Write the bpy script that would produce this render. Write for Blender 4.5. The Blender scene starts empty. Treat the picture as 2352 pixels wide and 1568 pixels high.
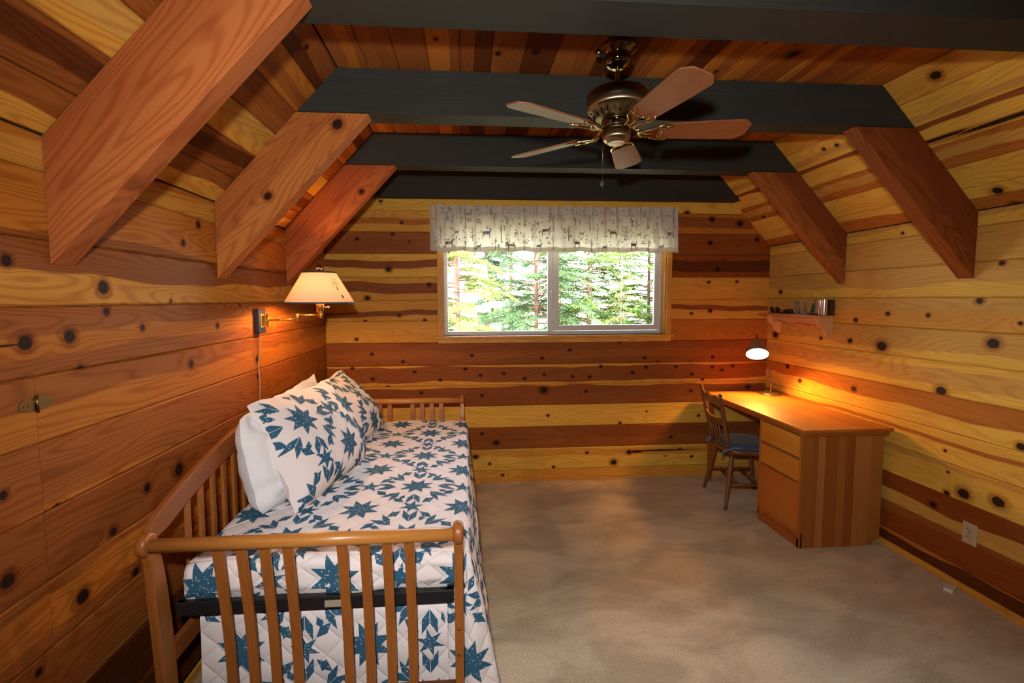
import bpy, bmesh, math, random
from mathutils import Vector, Matrix, Euler, noise
random.seed(7)
S = bpy.context.scene
COL = S.collection
PI = math.pi

# ------------------------------------------------------------------ camera
YAW, PITCH, ROLL = 0.0739, -0.0685, -0.0033
F_ = Vector((math.sin(YAW)*math.cos(PITCH), math.cos(YAW)*math.cos(PITCH), math.sin(PITCH)))
R_ = Vector((math.cos(YAW), -math.sin(YAW), 0)); U_ = R_.cross(F_)
Rr = R_*math.cos(ROLL)+U_*math.sin(ROLL); Ur = -R_*math.sin(ROLL)+U_*math.cos(ROLL)
cam = bpy.data.objects.new('camera', bpy.data.cameras.new('camera')); COL.objects.link(cam)
cam.data.sensor_width = 36; cam.data.lens = 1050.2/2352*36
cam.data.shift_x = 29.3/2352; cam.data.shift_y = -25.57/2352
cam.data.clip_start = 0.02; cam.data.clip_end = 400
m = Matrix((Rr, Ur, -F_)).transposed().to_4x4(); m.translation = (0, 0, 1.64)
cam.matrix_world = m
S.camera = cam
# ------------------------------------------------------------------ view, world, big lights
S.view_settings.view_transform = 'Standard'; S.view_settings.look = 'None'
S.view_settings.gamma = 1; S.view_settings.use_curve_mapping = False
S.view_settings.exposure = 0.0
W = bpy.data.worlds.new('world'); S.world = W; W.use_nodes = True
nt = W.node_tree; nt.nodes.clear()
# bright hazy summer sky: nearly white at the horizon, pale blue overhead
geo = nt.nodes.new('ShaderNodeTexCoord'); sp = nt.nodes.new('ShaderNodeSeparateXYZ'); nt.links.new(geo.outputs['Generated'], sp.inputs[0])
ramp = nt.nodes.new('ShaderNodeValToRGB'); nt.links.new(sp.outputs[2], ramp.inputs[0])
ramp.color_ramp.elements[0].position = 0; ramp.color_ramp.elements[0].color = (1, .97, .92, 1)
ramp.color_ramp.elements[1].position = .8; ramp.color_ramp.elements[1].color = (.55, .72, 1, 1)
bgn = nt.nodes.new('ShaderNodeBackground'); bgn.inputs[1].default_value = 26.0
wo = nt.nodes.new('ShaderNodeOutputWorld')
nt.links.new(ramp.outputs[0], bgn.inputs[0]); nt.links.new(bgn.outputs[0], wo.inputs[0])

def light(name, kind, loc, energy, color, target=None, **kw):
    d = bpy.data.lights.new(name, kind); d.energy = energy; d.color = color
    for k, v in kw.items(): setattr(d, k, v)
    o = bpy.data.objects.new(name, d); COL.objects.link(o); o.location = loc
    if target is not None:
        o.rotation_euler = (Vector(target)-Vector(loc)).to_track_quat('-Z', 'Y').to_euler()
    return o
light('sun', 'SUN', (6, -6, 12), 115, (1, .95, .86), target=(0, 6, 0), angle=0.01)
# the photographer's flash above the lens
light('flash', 'SPOT', (-.06, -.05, 1.86), 160, (1, .955, .90), target=(.42, 3.2, 1.5), spot_size=math.radians(124), spot_blend=.72, shadow_soft_size=.04)

# ------------------------------------------------------------------ helpers
def setp(o, label=None, cat=None, group=None, kind=None):
    if label: o['label'] = label
    if cat: o['category'] = cat
    if group: o['group'] = group
    if kind: o['kind'] = kind
    return o
def empty(name, loc, rz=0, **k):
    o = bpy.data.objects.new(name, None); COL.objects.link(o); o.location = loc; o.rotation_euler = (0, 0, rz)
    o.empty_display_size = .1
    return setp(o, **k)
class MB:
    """collects shapes into one mesh"""
    def __init__(s): s.v = []; s.f = []; s.uv = {}; s.sm = []
    def add(s, vs, fs, smooth=False, uvs=None):
        b = len(s.v); s.v += [tuple(v) for v in vs]
        for i, f in enumerate(fs):
            s.f.append(tuple(b+i_ for i_ in f)); s.sm.append(smooth)
        if uvs is not None:
            for i, u in enumerate(uvs): s.uv[b+i] = u
        return s
    def box(s, x0, x1, y0, y1, z0, z1, bev=0):
        if bev <= 0:
            vs = [(x, y, z) for x in (x0, x1) for y in (y0, y1) for z in (z0, z1)]
            return s.add(vs, [(0,1,3,2),(4,6,7,5),(0,4,5,1),(2,3,7,6),(0,2,6,4),(1,5,7,3)])
        bm = bmesh.new(); bmesh.ops.create_cube(bm, size=1)
        for v in bm.verts:
            v.co = Vector(((x0+x1)/2+v.co.x*(x1-x0), (y0+y1)/2+v.co.y*(y1-y0), (z0+z1)/2+v.co.z*(z1-z0)))
        bmesh.ops.bevel(bm, geom=bm.edges[:], offset=bev, segments=2, affect='EDGES', profile=.5)
        bm.verts.index_update()
        s.add([v.co[:] for v in bm.verts], [[v.index for v in f.verts] for f in bm.faces]); bm.free(); return s
    def prism(s, poly, axis, a0, a1, smooth=False):
        """poly: 2d points in the two axes other than `axis` (cyclic order), extruded a0..a1"""
        def P(p, a):
            return {0: (a, p[0], p[1]), 1: (p[0], a, p[1]), 2: (p[0], p[1], a)}[axis]
        n = len(poly)
        vs = [P(p, a0) for p in poly]+[P(p, a1) for p in poly]
        fs = [tuple(range(n))[::-1], tuple(range(n, 2*n))]+[(i, (i+1) % n, n+(i+1) % n, n+i) for i in range(n)]
        return s.add(vs, fs, smooth)
    def tube(s, pts, r, seg=10, caps=True, smooth=True, flat=1.0, up=None):
        pts = [Vector(p) for p in pts]; n = len(pts)
        rs = r if isinstance(r, (list, tuple)) else [r]*n
        vs = []; pn = None
        for i, p in enumerate(pts):
            t = (pts[min(i+1, n-1)]-pts[max(i-1, 0)]).normalized()
            if pn is None:
                a = Vector(up) if up else (Vector((0, 0, 1)) if abs(t.z) < .9 else Vector((1, 0, 0)))
                pn = (a-t*a.dot(t)).normalized()
            else: pn = (pn-t*pn.dot(t)).normalized()
            b = t.cross(pn)
            for k in range(seg):
                an = 2*PI*k/seg
                vs.append(p+(pn*math.cos(an)*flat+b*math.sin(an))*rs[i])
        fs = [(i*seg+k, i*seg+(k+1) % seg, (i+1)*seg+(k+1) % seg, (i+1)*seg+k) for i in range(n-1) for k in range(seg)]
        if caps: fs += [tuple(range(seg))[::-1], tuple(range((n-1)*seg, n*seg))]
        return s.add(vs, fs, smooth)
    def lathe(s, prof, c=(0, 0, 0), seg=24, mat=None, smooth=True, a0=0, a1=2*PI):
        """prof: (r, z) pairs; mat: optional rotation"""
        full = abs(a1-a0-2*PI) < 1e-6; ns = seg if full else seg+1
        vs = []
        for r, z in prof:
            for k in range(ns):
                an = a0+(a1-a0)*k/seg
                p = Vector((r*math.cos(an), r*math.sin(an), z))
                if mat is not None: p = mat @ p
                vs.append(p+Vector(c))
        fs = []
        for i in range(len(prof)-1):
            for k in range(seg):
                k2 = (k+1) % ns
                fs.append((i*ns+k, i*ns+k2, (i+1)*ns+k2, (i+1)*ns+k))
        return s.add(vs, fs, smooth)
    def grid(s, fn, nu, nv, smooth=True, uvfn=None, flip=False):
        vs = []; uvs = []
        for i in range(nu+1):
            for j in range(nv+1):
                vs.append(fn(i/nu, j/nv)); uvs.append(uvfn(i/nu, j/nv) if uvfn else (i/nu, j/nv))
        fs = []
        for i in range(nu):
            for j in range(nv):
                q = (i*(nv+1)+j, (i+1)*(nv+1)+j, (i+1)*(nv+1)+j+1, i*(nv+1)+j+1)
                fs.append(q[::-1] if flip else q)
        return s.add(vs, fs, smooth, uvs)
    def build(s, name, mat, parent=None, local=False, solid=0, fixn=True, **k):
        me = bpy.data.meshes.new(name)
        off = Vector((0, 0, 0))
        if parent is not None and not local: off = Vector(WL(parent))
        me.from_pydata([Vector(v)-off for v in s.v], [], s.f)
        me.polygons.foreach_set('use_smooth', s.sm)
        if s.uv:
            ul = me.uv_layers.new(name='UVMap')
            ul.data.foreach_set('uv', [c for l in me.loops for c in s.uv.get(l.vertex_index, (0, 0))])
        if fixn:
            bm = bmesh.new(); bm.from_mesh(me); bmesh.ops.recalc_face_normals(bm, faces=bm.faces[:]); bm.to_mesh(me); bm.free()
        me.materials.append(mat); me.update()
        o = bpy.data.objects.new(name, me); COL.objects.link(o)
        if parent is not None: o.parent = parent
        if solid:
            md = o.modifiers.new('solid', 'SOLIDIFY'); md.thickness = solid; md.offset = -1 if solid > 0 else 1
        return setp(o, **k)
def WL(o):
    l = Vector(o.location)
    while o.parent is not None: o = o.parent; l += Vector(o.location)
    return l
def at(o, loc):
    """move a top-level mesh's origin to loc while its shape stays"""
    loc = Vector(loc); o.data.transform(Matrix.Translation(-loc)); o.location = loc; return o

# ------------------------------------------------------------------ materials
def srgb(r, g, b):
    return tuple(((c/255)/12.92 if c/255 < .04045 else ((c/255+.055)/1.055)**2.4) for c in (r, g, b))+(1,)
class NT:
    def __init__(s, tree): s.t = tree
    def n(s, ty, **k):
        nd = s.t.nodes.new(ty)
        for a, b in k.items():
            if a.startswith('i_'): nd.inputs[int(a[2:]) if a[2:].isdigit() else a[2:].replace('_', ' ')].default_value = b
            else: setattr(nd, a, b)
        return nd
    def l(s, a, b): s.t.links.new(a, b)
    def val(s, nd, i, v):
        if hasattr(v, 'is_output') or isinstance(v, bpy.types.NodeSocket): s.l(v, nd.inputs[i])
        else: nd.inputs[i].default_value = v
    def m(s, op, a, b=None, c=None, clamp=False):
        nd = s.n('ShaderNodeMath', operation=op); nd.use_clamp = clamp; s.val(nd, 0, a)
        if b is not None: s.val(nd, 1, b)
        if c is not None: s.val(nd, 2, c)
        return nd.outputs[0]
    def vm(s, op, a, b=None):
        nd = s.n('ShaderNodeVectorMath', operation=op); s.val(nd, 0, a)
        if b is not None: s.val(nd, 1, b)
        return nd.outputs[1] if op in ('LENGTH', 'DISTANCE', 'DOT_PRODUCT') else nd.outputs[0]
    def noise(s, vec, scale, detail=2, rough=.5, dist=0):
        nd = s.n('ShaderNodeTexNoise'); s.l(vec, nd.inputs['Vector'])
        nd.inputs['Scale'].default_value = scale; nd.inputs['Detail'].default_value = detail
        nd.inputs['Roughness'].default_value = rough; nd.inputs['Distortion'].default_value = dist
        return nd.outputs['Fac']
    def mix(s, f, a, b, mode='MIX'):
        nd = s.n('ShaderNodeMix', data_type='RGBA', blend_type=mode)
        s.val(nd, 0, f); s.val(nd, 6, a); s.val(nd, 7, b); return nd.outputs[2]
    def sstep(s, x, a, b):
        nd = s.n('ShaderNodeMapRange', interpolation_type='SMOOTHSTEP'); s.val(nd, 0, x); s.val(nd, 1, a); s.val(nd, 2, b)
        return nd.outputs[0]
def mat(name, color, rough=.5, metal=0, spec=.5, **k):
    m = bpy.data.materials.new(name); m.use_nodes = True
    b = m.node_tree.nodes['Principled BSDF']
    b.inputs['Base Color'].default_value = color; b.inputs['Roughness'].default_value = rough
    b.inputs['Metallic'].default_value = metal; b.inputs['Specular IOR Level'].default_value = spec
    for a, v in k.items(): b.inputs[a.replace('_', ' ')].default_value = v
    return m

# ---- the shared pine group
def pine_group():
    g = bpy.data.node_groups.new('pine', 'ShaderNodeTree')
    I = g.interface
    for nme, ty, d in (('Vector', 'NodeSocketVector', None), ('Light', 'NodeSocketColor', (.5, .25, .06, 1)), ('Heart', 'NodeSocketColor', (.25, .08, .03, 1)),
                       ('Lo', 'NodeSocketFloat', -1.), ('Hi', 'NodeSocketFloat', -1.), ('Seed', 'NodeSocketFloat', 0.), ('Knot', 'NodeSocketFloat', 99.),
                       ('Grain', 'NodeSocketFloat', 1.), ('Rough', 'NodeSocketFloat', .36), ('Spec', 'NodeSocketFloat', .1)):
        so = I.new_socket(nme, in_out='INPUT', socket_type=ty)
        if d is not None: so.default_value = d
    I.new_socket('BSDF', in_out='OUTPUT', socket_type='NodeSocketShader')
    T = NT(g); gi = T.n('NodeGroupInput'); go = T.n('NodeGroupOutput')
    V, LI, HE, LO, HI, SE, KN, GR, RO, SP = [gi.outputs[i] for i in range(10)]
    sv = T.n('ShaderNodeCombineXYZ'); T.l(SE, sv.inputs[0]); T.l(T.m('MULTIPLY', SE, 1.37), sv.inputs[1]); T.l(SE, sv.inputs[2])
    P = T.vm('ADD', V, sv.outputs[0])
    sx = T.n('ShaderNodeSeparateXYZ'); T.l(V, sx.inputs[0]); Y = sx.outputs[1]
    kin = T.m('EXPONENT', T.m('MULTIPLY', KN, -.9))            # influence of a knot
    # growth rings: contour lines of a stretched noise, bent round the knots
    n1 = T.noise(T.vm('MULTIPLY', P, (.9, 7., 7.)), 1.0, 1.5, .45)
    F = T.m('ADD', T.m('ADD', T.m('MULTIPLY', n1, 19), T.m('MULTIPLY', Y, 22)), T.m('MULTIPLY', kin, 3.2))
    w = T.m('SINE', T.m('MULTIPLY', F, 2*PI))
    ring = T.m('POWER', T.m('MULTIPLY_ADD', w, .5, .5), 2.6)
    fine = T.noise(T.vm('MULTIPLY', P, (5., 260., 260.)), 1.0, 2, .6)
    mott = T.noise(T.vm('MULTIPLY', P, (1.3, 6., 6.)), 1.0, 3, .55)
    wob = T.m('MULTIPLY', T.m('SUBTRACT', T.noise(T.vm('MULTIPLY', P, (1.5, .1, .1)), 1.0, 2, .5), .5), .11)
    Yw = T.m('ADD', Y, wob)
    hm = T.m('MULTIPLY', T.sstep(Yw, T.m('SUBTRACT', LO, .004), T.m('ADD', LO, .004)),
             T.m('SUBTRACT', 1, T.sstep(Yw, T.m('SUBTRACT', HI, .004), T.m('ADD', HI, .004))))
    c = T.mix(hm, LI, HE)
    dark = T.mix(1, c, (.60, .42, .32, 1), 'MULTIPLY')
    rs = T.m('MULTIPLY', T.m('MULTIPLY', ring, GR), .42)
    c = T.mix(rs, c, dark)
    c = T.mix(T.m('MULTIPLY', T.sstep(mott, .35, .75), .55), c, T.mix(1, c, (.80, .70, .60, 1), 'MULTIPLY'))
    c = T.mix(T.m('MULTIPLY', T.m('SUBTRACT', 1, T.sstep(fine, .25, .6)), .16), c, dark)
    # knot: halo then dark eye
    kd = T.m('ADD', KN, T.m('MULTIPLY', T.m('SUBTRACT', T.noise(T.vm('MULTIPLY', P, (60., 60., 60.)), 1.0, 2), .5), .35))
    halo = T.m('SUBTRACT', 1, T.sstep(kd, .9, 2.1))
    c = T.mix(T.m('MULTIPLY', halo, .62), c, T.mix(1, c, (.42, .22, .14, 1), 'MULTIPLY'))
    core = T.m('SUBTRACT', 1, T.sstep(kd, .72, 1.02))
    kr = T.m('MULTIPLY_ADD', T.m('SINE', T.m('MULTIPLY', kd, 24)), .3, .45)
    kc = T.mix(kr, (.016, .008, .007, 1), (.055, .026, .018, 1))
    c = T.mix(T.m('MULTIPLY', core, .95), c, kc)
    gm_ = T.n('ShaderNodeGamma'); T.l(c, gm_.inputs[0]); gm_.inputs[1].default_value = 1.17; c = gm_.outputs[0]
    b = T.n('ShaderNodeBsdfPrincipled'); T.l(c, b.inputs['Base Color'])
    T.l(T.m('ADD', RO, T.m('MULTIPLY', mott, .2)), b.inputs['Roughness']); T.l(SP, b.inputs['Specular IOR Level'])
    bp = T.n('ShaderNodeBump'); bp.inputs['Strength'].default_value = .22; bp.inputs['Distance'].default_value = .0015
    h = T.m('ADD', T.m('MULTIPLY', ring, -.5), T.m('ADD', T.m('MULTIPLY', fine, .35), T.m('MULTIPLY', core, -1.2)))
    T.l(h, bp.inputs['Height']); T.l(bp.outputs[0], b.inputs['Normal'])
    T.l(b.outputs[0], go.inputs[0])
    return g
PINE = pine_group()
LT = (.80, .52, .11, 1); LO_ = (.72, .40, .085, 1); OR = (.52, .22, .045, 1); TAN = (.66, .40, .11, 1)
HT = (.33, .125, .036, 1); RD = (.33, .10, .022, 1); DK = (.16, .055, .018, 1); BR = (.38, .15, .040, 1)
def pine(A, B=None, lo=-1, hi=-1, seed=None, knots=(), grain=1., rough=.42, swap=None, name='pine_board'):
    """knots: (x, y, rx, ry) in the board's own length/width coordinates"""
    mt = bpy.data.materials.new(name); mt.use_nodes = True; t = mt.node_tree; t.nodes.clear(); T = NT(t)
    tc = T.n('ShaderNodeTexCoord'); V = tc.outputs['Object']
    if swap:                                    # swap axes so that x runs along the grain
        sp = T.n('ShaderNodeSeparateXYZ'); T.l(V, sp.inputs[0]); cb = T.n('ShaderNodeCombineXYZ')
        for i, a in enumerate(swap): T.l(sp.outputs[a], cb.inputs[i])
        V = cb.outputs[0]
    d = None
    for kx, ky, rx, ry in knots:
        q = T.vm('LENGTH', T.vm('MULTIPLY', T.vm('SUBTRACT', V, (kx, ky, 0)), (1/rx, 1/ry, 0)))
        d = q if d is None else T.m('MINIMUM', d, q)
    g = T.n('ShaderNodeGroup'); g.node_tree = PINE
    T.l(V, g.inputs[0]); g.inputs[1].default_value = A; g.inputs[2].default_value = B or A
    g.inputs[3].default_value = lo; g.inputs[4].default_value = hi
    g.inputs[5].default_value = seed if seed is not None else random.uniform(0, 60)
    if d is not None: T.l(d, g.inputs[6])
    g.inputs[7].default_value = grain; g.inputs[8].default_value = rough; g.inputs[9].default_value = .10 if name in ('pine_board', 'cedar_rafter') else .42
    o = T.n('ShaderNodeOutputMaterial'); T.l(g.outputs[0], o.inputs[0])
    return mt

# ------------------------------------------------------------------ room shell
XL, XR, D, YR = -1.19, 2.768, 4.0, -1.6
ZK, ZB, ZC, M = 2.107, 2.534, 2.743, 1.08
SL = math.sqrt(1+M*M); XCL, XCR = XL+(ZC-ZK)/M, XR-(ZC-ZK)/M
TP = .014                                                   # board thickness
KB=[(-0.808,1.168,0.015),(-0.544,1.099,0.015),(0.055,1.145,0.015),(0.677,1.115,0.015),(0.925,1.183,0.015),(1.378,1.249,0.015),(1.613,1.106,0.015),(2.252,1.104,0.015),(-0.977,1.047,0.015),(-0.446,1.007,0.015),(-0.005,1.028,0.015),(0.128,0.967,0.015),(0.335,0.983,0.015),(0.522,0.934,0.015),(0.698,0.965,0.015),(0.955,0.946,0.015),(1.109,0.94,0.015),(1.209,1.034,0.015),(1.502,0.973,0.015),(1.628,1.017,0.015),(1.907,1.021,0.015),(2.04,1.061,0.015),(1.74,1.062,0.015),(2.06,0.948,0.015),(-0.805,0.951,0.015),(-0.223,0.93,0.015),(2.252,1.011,0.015),(2.447,1.021,0.015),(2.346,0.982,0.015),(-0.678,0.878,0.015),(-0.39,0.821,0.015),(0.142,0.789,0.015),(0.694,0.827,0.037),(1.078,0.807,0.015),(1.347,0.867,0.015),(2.162,0.899,0.015),(2.055,0.794,0.015),(0.731,0.595,0.015),(1.394,0.51,0.015),(2.134,0.562,0.015),(1.641,0.613,0.009),(0.14,0.445,0.015),(0.267,0.359,0.026),(1.877,0.367,0.015),(0.08,0.235,0.025),(0.207,0.167,0.015),(1.092,0.243,0.015),(1.341,0.148,0.031),(1.484,0.237,0.025),(1.964,0.255,0.015),(2.077,0.181,0.015),(0.785,0.12,0.015),(1.829,0.193,0.009),(0.961,0.288,0.009),(0.322,0.061,0.015),(-0.707,2.47,0.015),(-0.535,2.291,0.015),(-0.613,2.193,0.015),(-0.912,2.151,0.015),(-0.474,2.133,0.01),(-0.652,1.895,0.028),(-0.31,1.767,0.02),(-0.837,1.651,0.025),(-0.57,1.5,0.015),(-0.858,1.453,0.015),(-0.352,1.46,0.015),(-0.935,1.298,0.015),(1.978,2.395,0.028),(2.211,2.347,0.025),(2.471,2.308,0.028),(2.199,2.136,0.02),(2.639,2.167,0.02),(2.274,1.898,0.018),(2.196,1.785,0.015),(2.461,1.79,0.015),(2.042,1.504,0.015),(2.217,1.526,0.02),(2.601,0.821,0.023)]
KR=[(3.052,1.483,0.017),(2.807,1.535,0.016),(2.544,1.534,0.014),(3.091,1.33,0.02),(2.839,1.317,0.041),(2.196,1.398,0.034),(2.442,1.096,0.033),(3.038,0.99,0.022),(2.042,0.894,0.024),(2.399,0.754,0.01),(2.376,0.636,0.009),(2.376,0.513,0.017),(2.288,0.547,0.035),(2.123,0.574,0.034),(2.447,0.411,0.019),(2.084,1.51,0.011),(2.735,2.048,0.011),(2.273,1.621,0.02),(2.181,1.816,0.015),(2.338,1.802,0.007),(3.718,1.053,0.02),(3.567,0.954,0.019),(3.842,1.694,0.021),(3.889,1.312,0.033),(3.363,1.326,0.015)]
KL=[(1.291,1.744,0.016),(1.607,1.682,0.025),(1.326,1.525,0.023),(1.466,1.53,0.022),(1.779,1.539,0.013),(1.614,1.603,0.014),(1.692,1.614,0.011),(1.951,1.636,0.009),(2.291,1.516,0.015),(2.519,1.61,0.01),(2.066,1.363,0.018),(1.498,1.426,0.015),(2.124,1.03,0.015),(2.694,1.3,0.019),(2.695,1.204,0.014),(1.231,0.915,0.021),(1.386,1.038,0.013),(1.757,0.941,0.018),(1.585,0.861,0.016),(1.45,0.724,0.025),(1.674,0.665,0.017),(1.294,0.61,0.012),(1.236,1.14,0.013),(1.947,0.939,0.03),(2.052,1.882,0.015),(2.17,1.976,0.016)]
KS=[(2.859,0.667,0.014),(2.761,0.659,0.014),(2.082,0.793,0.027),(2.17,0.1,0.025),(2.14,-0.007,0.024),(3.8,0.309,0.017),(3.892,-0.038,0.018)]
KC=[(-0.115,2.038,0.012),(0.157,2.136,0.017),(0.326,2.114,0.018),(1.495,2.053,0.032),(1.303,1.958,0.014),(1.23,2.227,0.011)]

dark_gap = mat('backing_board', (.02, .008, .004, 1), .9)
def plank(parent, O, u, v, w, e, mt, name='plank'):
    """board: O origin, u length axis, v width axis; e = (x0 bottom, x1 bottom, x0 top, x1 top)"""
    u, v = Vector(u).normalized(), Vector(v).normalized(); n = u.cross(v)
    prof = [(.0006, -TP), (.0006, -.006), (.0075, 0), (w-.0060, 0), (w-.0006, -.005), (w-.0006, -TP)]
    vs = []
    for side in (0, 1):
        for y, z in prof:
            t = y/w; vs.append((e[side]*(1-t)+e[2+side]*t, y, z))
    fs = [(i, (i+1) % 6, 6+(i+1) % 6, 6+i) for i in range(6)]+[(5, 4, 3, 2, 1, 0), (6, 7, 8, 9, 10, 11)]
    me = bpy.data.meshes.new(name); me.from_pydata(vs, [], fs); me.materials.append(mt); me.update()
    o = bpy.data.objects.new(name, me); COL.objects.link(o); o.parent = parent
    mm = Matrix((u, v, n)).transposed().to_4x4(); mm.translation = Vector(O)-Vector(parent.location); o.matrix_local = mm
    return o
def pick(K, f0, f1, a0, a1):
    """knots (a, b, r) inside the rectangle f0..f1 x a0..a1"""
    return [k for k in K if f0 <= k[0] <= f1 and a0-.01 <= k[1] < a1-.01]

carpet = bpy.data.materials.new('beige_carpet'); carpet.use_nodes = True
T = NT(carpet.node_tree); b = carpet.node_tree.nodes['Principled BSDF']; tc = T.n('ShaderNodeTexCoord'); V = tc.outputs['Object']
n1 = T.noise(T.vm('MULTIPLY', V, (2.2, 4.2, 1)), 1.0, 3, .6, .6); n2 = T.noise(V, 90, 2, .7); n3 = T.noise(V, 420, 1, .5)
c = T.mix(T.sstep(n1, .33, .68), (.45, .345, .21, 1), (.68, .545, .36, 1))
c = T.mix(T.m('MULTIPLY', T.sstep(n2, .35, .7), .55), c, T.mix(1, c, (.62, .58, .52, 1), 'MULTIPLY'))
c = T.mix(T.m('MULTIPLY', T.sstep(n3, .4, .65), .30), c, T.mix(1, c, (.6, .57, .53, 1), 'MULTIPLY'))
T.l(c, b.inputs['Base Color']); b.inputs['Roughness'].default_value = .95; b.inputs['Specular IOR Level'].default_value = .1
b.inputs['Sheen Weight'].default_value = .25
bp = T.n('ShaderNodeBump'); bp.inputs['Strength'].default_value = .9; bp.inputs['Distance'].default_value = .006
T.l(T.m('ADD', T.m('MULTIPLY', n3, .6), T.m('ADD', n2, T.m('MULTIPLY', n1, .5))), bp.inputs['Height']); T.l(bp.outputs[0], b.inputs['Normal'])
MB().box(XL-.1, XR+.1, YR-.1, D+.1, -.12, 0).build('floor', carpet, kind='structure')

# left wall and its flush access door
wl = MB().box(XL-.1, XL-TP, YR-.1, D+.1, 0, ZK+.05).build('wall_left', dark_gap, kind='structure')
DY0, DY1, DZ = .50, 1.343, 1.428
door = MB().box(XL-TP-.03, XL-TP+.0005, DY0+.004, DY1-.003, .06, DZ-.003).build('door_1', dark_gap, kind='structure')
ZL = [0.0, .05, .245, .445, .645, .84, 1.04, 1.24, 1.428, 1.624, 1.812, 2.005, ZK]
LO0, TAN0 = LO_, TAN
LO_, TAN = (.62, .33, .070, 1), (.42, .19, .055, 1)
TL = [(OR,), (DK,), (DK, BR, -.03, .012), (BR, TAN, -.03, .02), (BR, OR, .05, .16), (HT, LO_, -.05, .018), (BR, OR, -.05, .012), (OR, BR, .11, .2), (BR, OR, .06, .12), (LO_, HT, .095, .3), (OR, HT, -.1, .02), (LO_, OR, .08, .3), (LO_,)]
YH, ZH = (0, 1, 0), (0, 0, 1)
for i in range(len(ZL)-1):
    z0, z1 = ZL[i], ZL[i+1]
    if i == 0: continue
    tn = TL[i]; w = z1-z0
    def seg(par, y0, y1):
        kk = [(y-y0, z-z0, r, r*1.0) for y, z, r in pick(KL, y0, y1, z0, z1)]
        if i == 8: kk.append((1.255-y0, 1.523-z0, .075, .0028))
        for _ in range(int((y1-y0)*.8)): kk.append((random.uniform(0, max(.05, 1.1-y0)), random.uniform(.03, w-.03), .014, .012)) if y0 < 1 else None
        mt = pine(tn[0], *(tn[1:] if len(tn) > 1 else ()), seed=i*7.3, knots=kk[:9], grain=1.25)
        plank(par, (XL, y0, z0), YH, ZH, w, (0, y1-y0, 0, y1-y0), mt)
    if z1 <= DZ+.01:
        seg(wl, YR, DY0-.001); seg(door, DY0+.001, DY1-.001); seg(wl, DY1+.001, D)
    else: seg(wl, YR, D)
LO_, TAN = LO0, TAN0
# baseboards
bb = pine(LO_, seed=4)
def baseboard(name, x0, x1, y0, y1, h=.045, mt=None):
    return MB().box(x0, x1, y0, y1, 0, h, .003).build(name, mt or bb, kind='structure')
bby = pine(LO_, seed=5, swap=(1, 2, 0)); bbx = pine(LO_, seed=6, swap=(0, 2, 1))
baseboard('baseboard_left', XL, XL+.012, YR, D, mt=bby); baseboard('baseboard_right', XR-.012, XR, YR, D, mt=bby)
baseboard('baseboard_back', XL+.012, XR-.012, D-.012, D, mt=bbx)

# right wall
wr = MB().box(XR+TP, XR+.1, YR-.1, D+.1, 0, ZK+.05).build('wall_right', dark_gap, kind='structure')
ZR = [.0, .122, .302, .496, .685, .865, 1.072, 1.267, 1.453, 1.64, 1.831, 2.023, ZK]
TR = [(DK, OR, .108, .2), (RD, BR, .15, .3), (RD, TAN, -.1, .085), (LT, TAN, .165, .3), (LT, OR, .10, .125), (LT, OR, .10, .25), (LT, TAN, .06, .16), (TAN, LT, -.1, .045), (LO_, TAN, .10, .3), (TAN, LT, -.1, .07), (TAN,), (LT, TAN, .05, .2)]
for i in range(len(ZR)-1):
    z0, z1 = ZR[i], ZR[i+1]; w = z1-z0; tn = TR[i]
    kk = [(D-y, z-z0, r, r*.85) for y, z, r in pick(KR, YR, D, z0, z1)]
    plank(wr, (XR, D, z0), (0, -1, 0), ZH, w, (0, D-YR, 0, D-YR), pine(*tn, seed=40+i*5.1, knots=kk, grain=.7))

# back wall round the window opening
WX0, WX1, WZ0, WZ1 = -.195, 1.80, 1.318, 2.30
bw = MB()
bw.box(XL-.1, WX0, D+TP, D+.15, 0, 2.9).box(WX1, XR+.1, D+TP, D+.15, 0, 2.9).box(WX0, WX1, D+TP, D+.15, 0, WZ0).box(WX0, WX1, D+TP, D+.15, WZ1, 2.9)
bw = bw.build('wall_back', dark_gap, kind='structure')
ZW = [.0, .10, .298, .495, .69, .877, 1.06, 1.262, 1.45, 1.63, 1.83, 2.03, 2.215, 2.395, 2.60]
TB = [(LO_,), (LT, LO_, .12, .18), (BR, HT, .08, .3), (LT,), (HT, LO_, .165, .3), (LO_, HT, .030, .165), (HT, BR, .05, .12),
      (LO_,), (LO_, HT, .04, .085), (LO_, HT, .075, .165), (LT, HT, .075, .14), (BR, HT, .03, .13), (LO_, OR, .05, .1), (LT,)]
TBR = {7: (OR,), 8: (LO_, HT, .085, .13), 9: (LO_,), 10: (RD, DK, .05, .15), 11: (HT, RD, .05, .12), 12: (OR, HT, .055, .145)}
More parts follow.
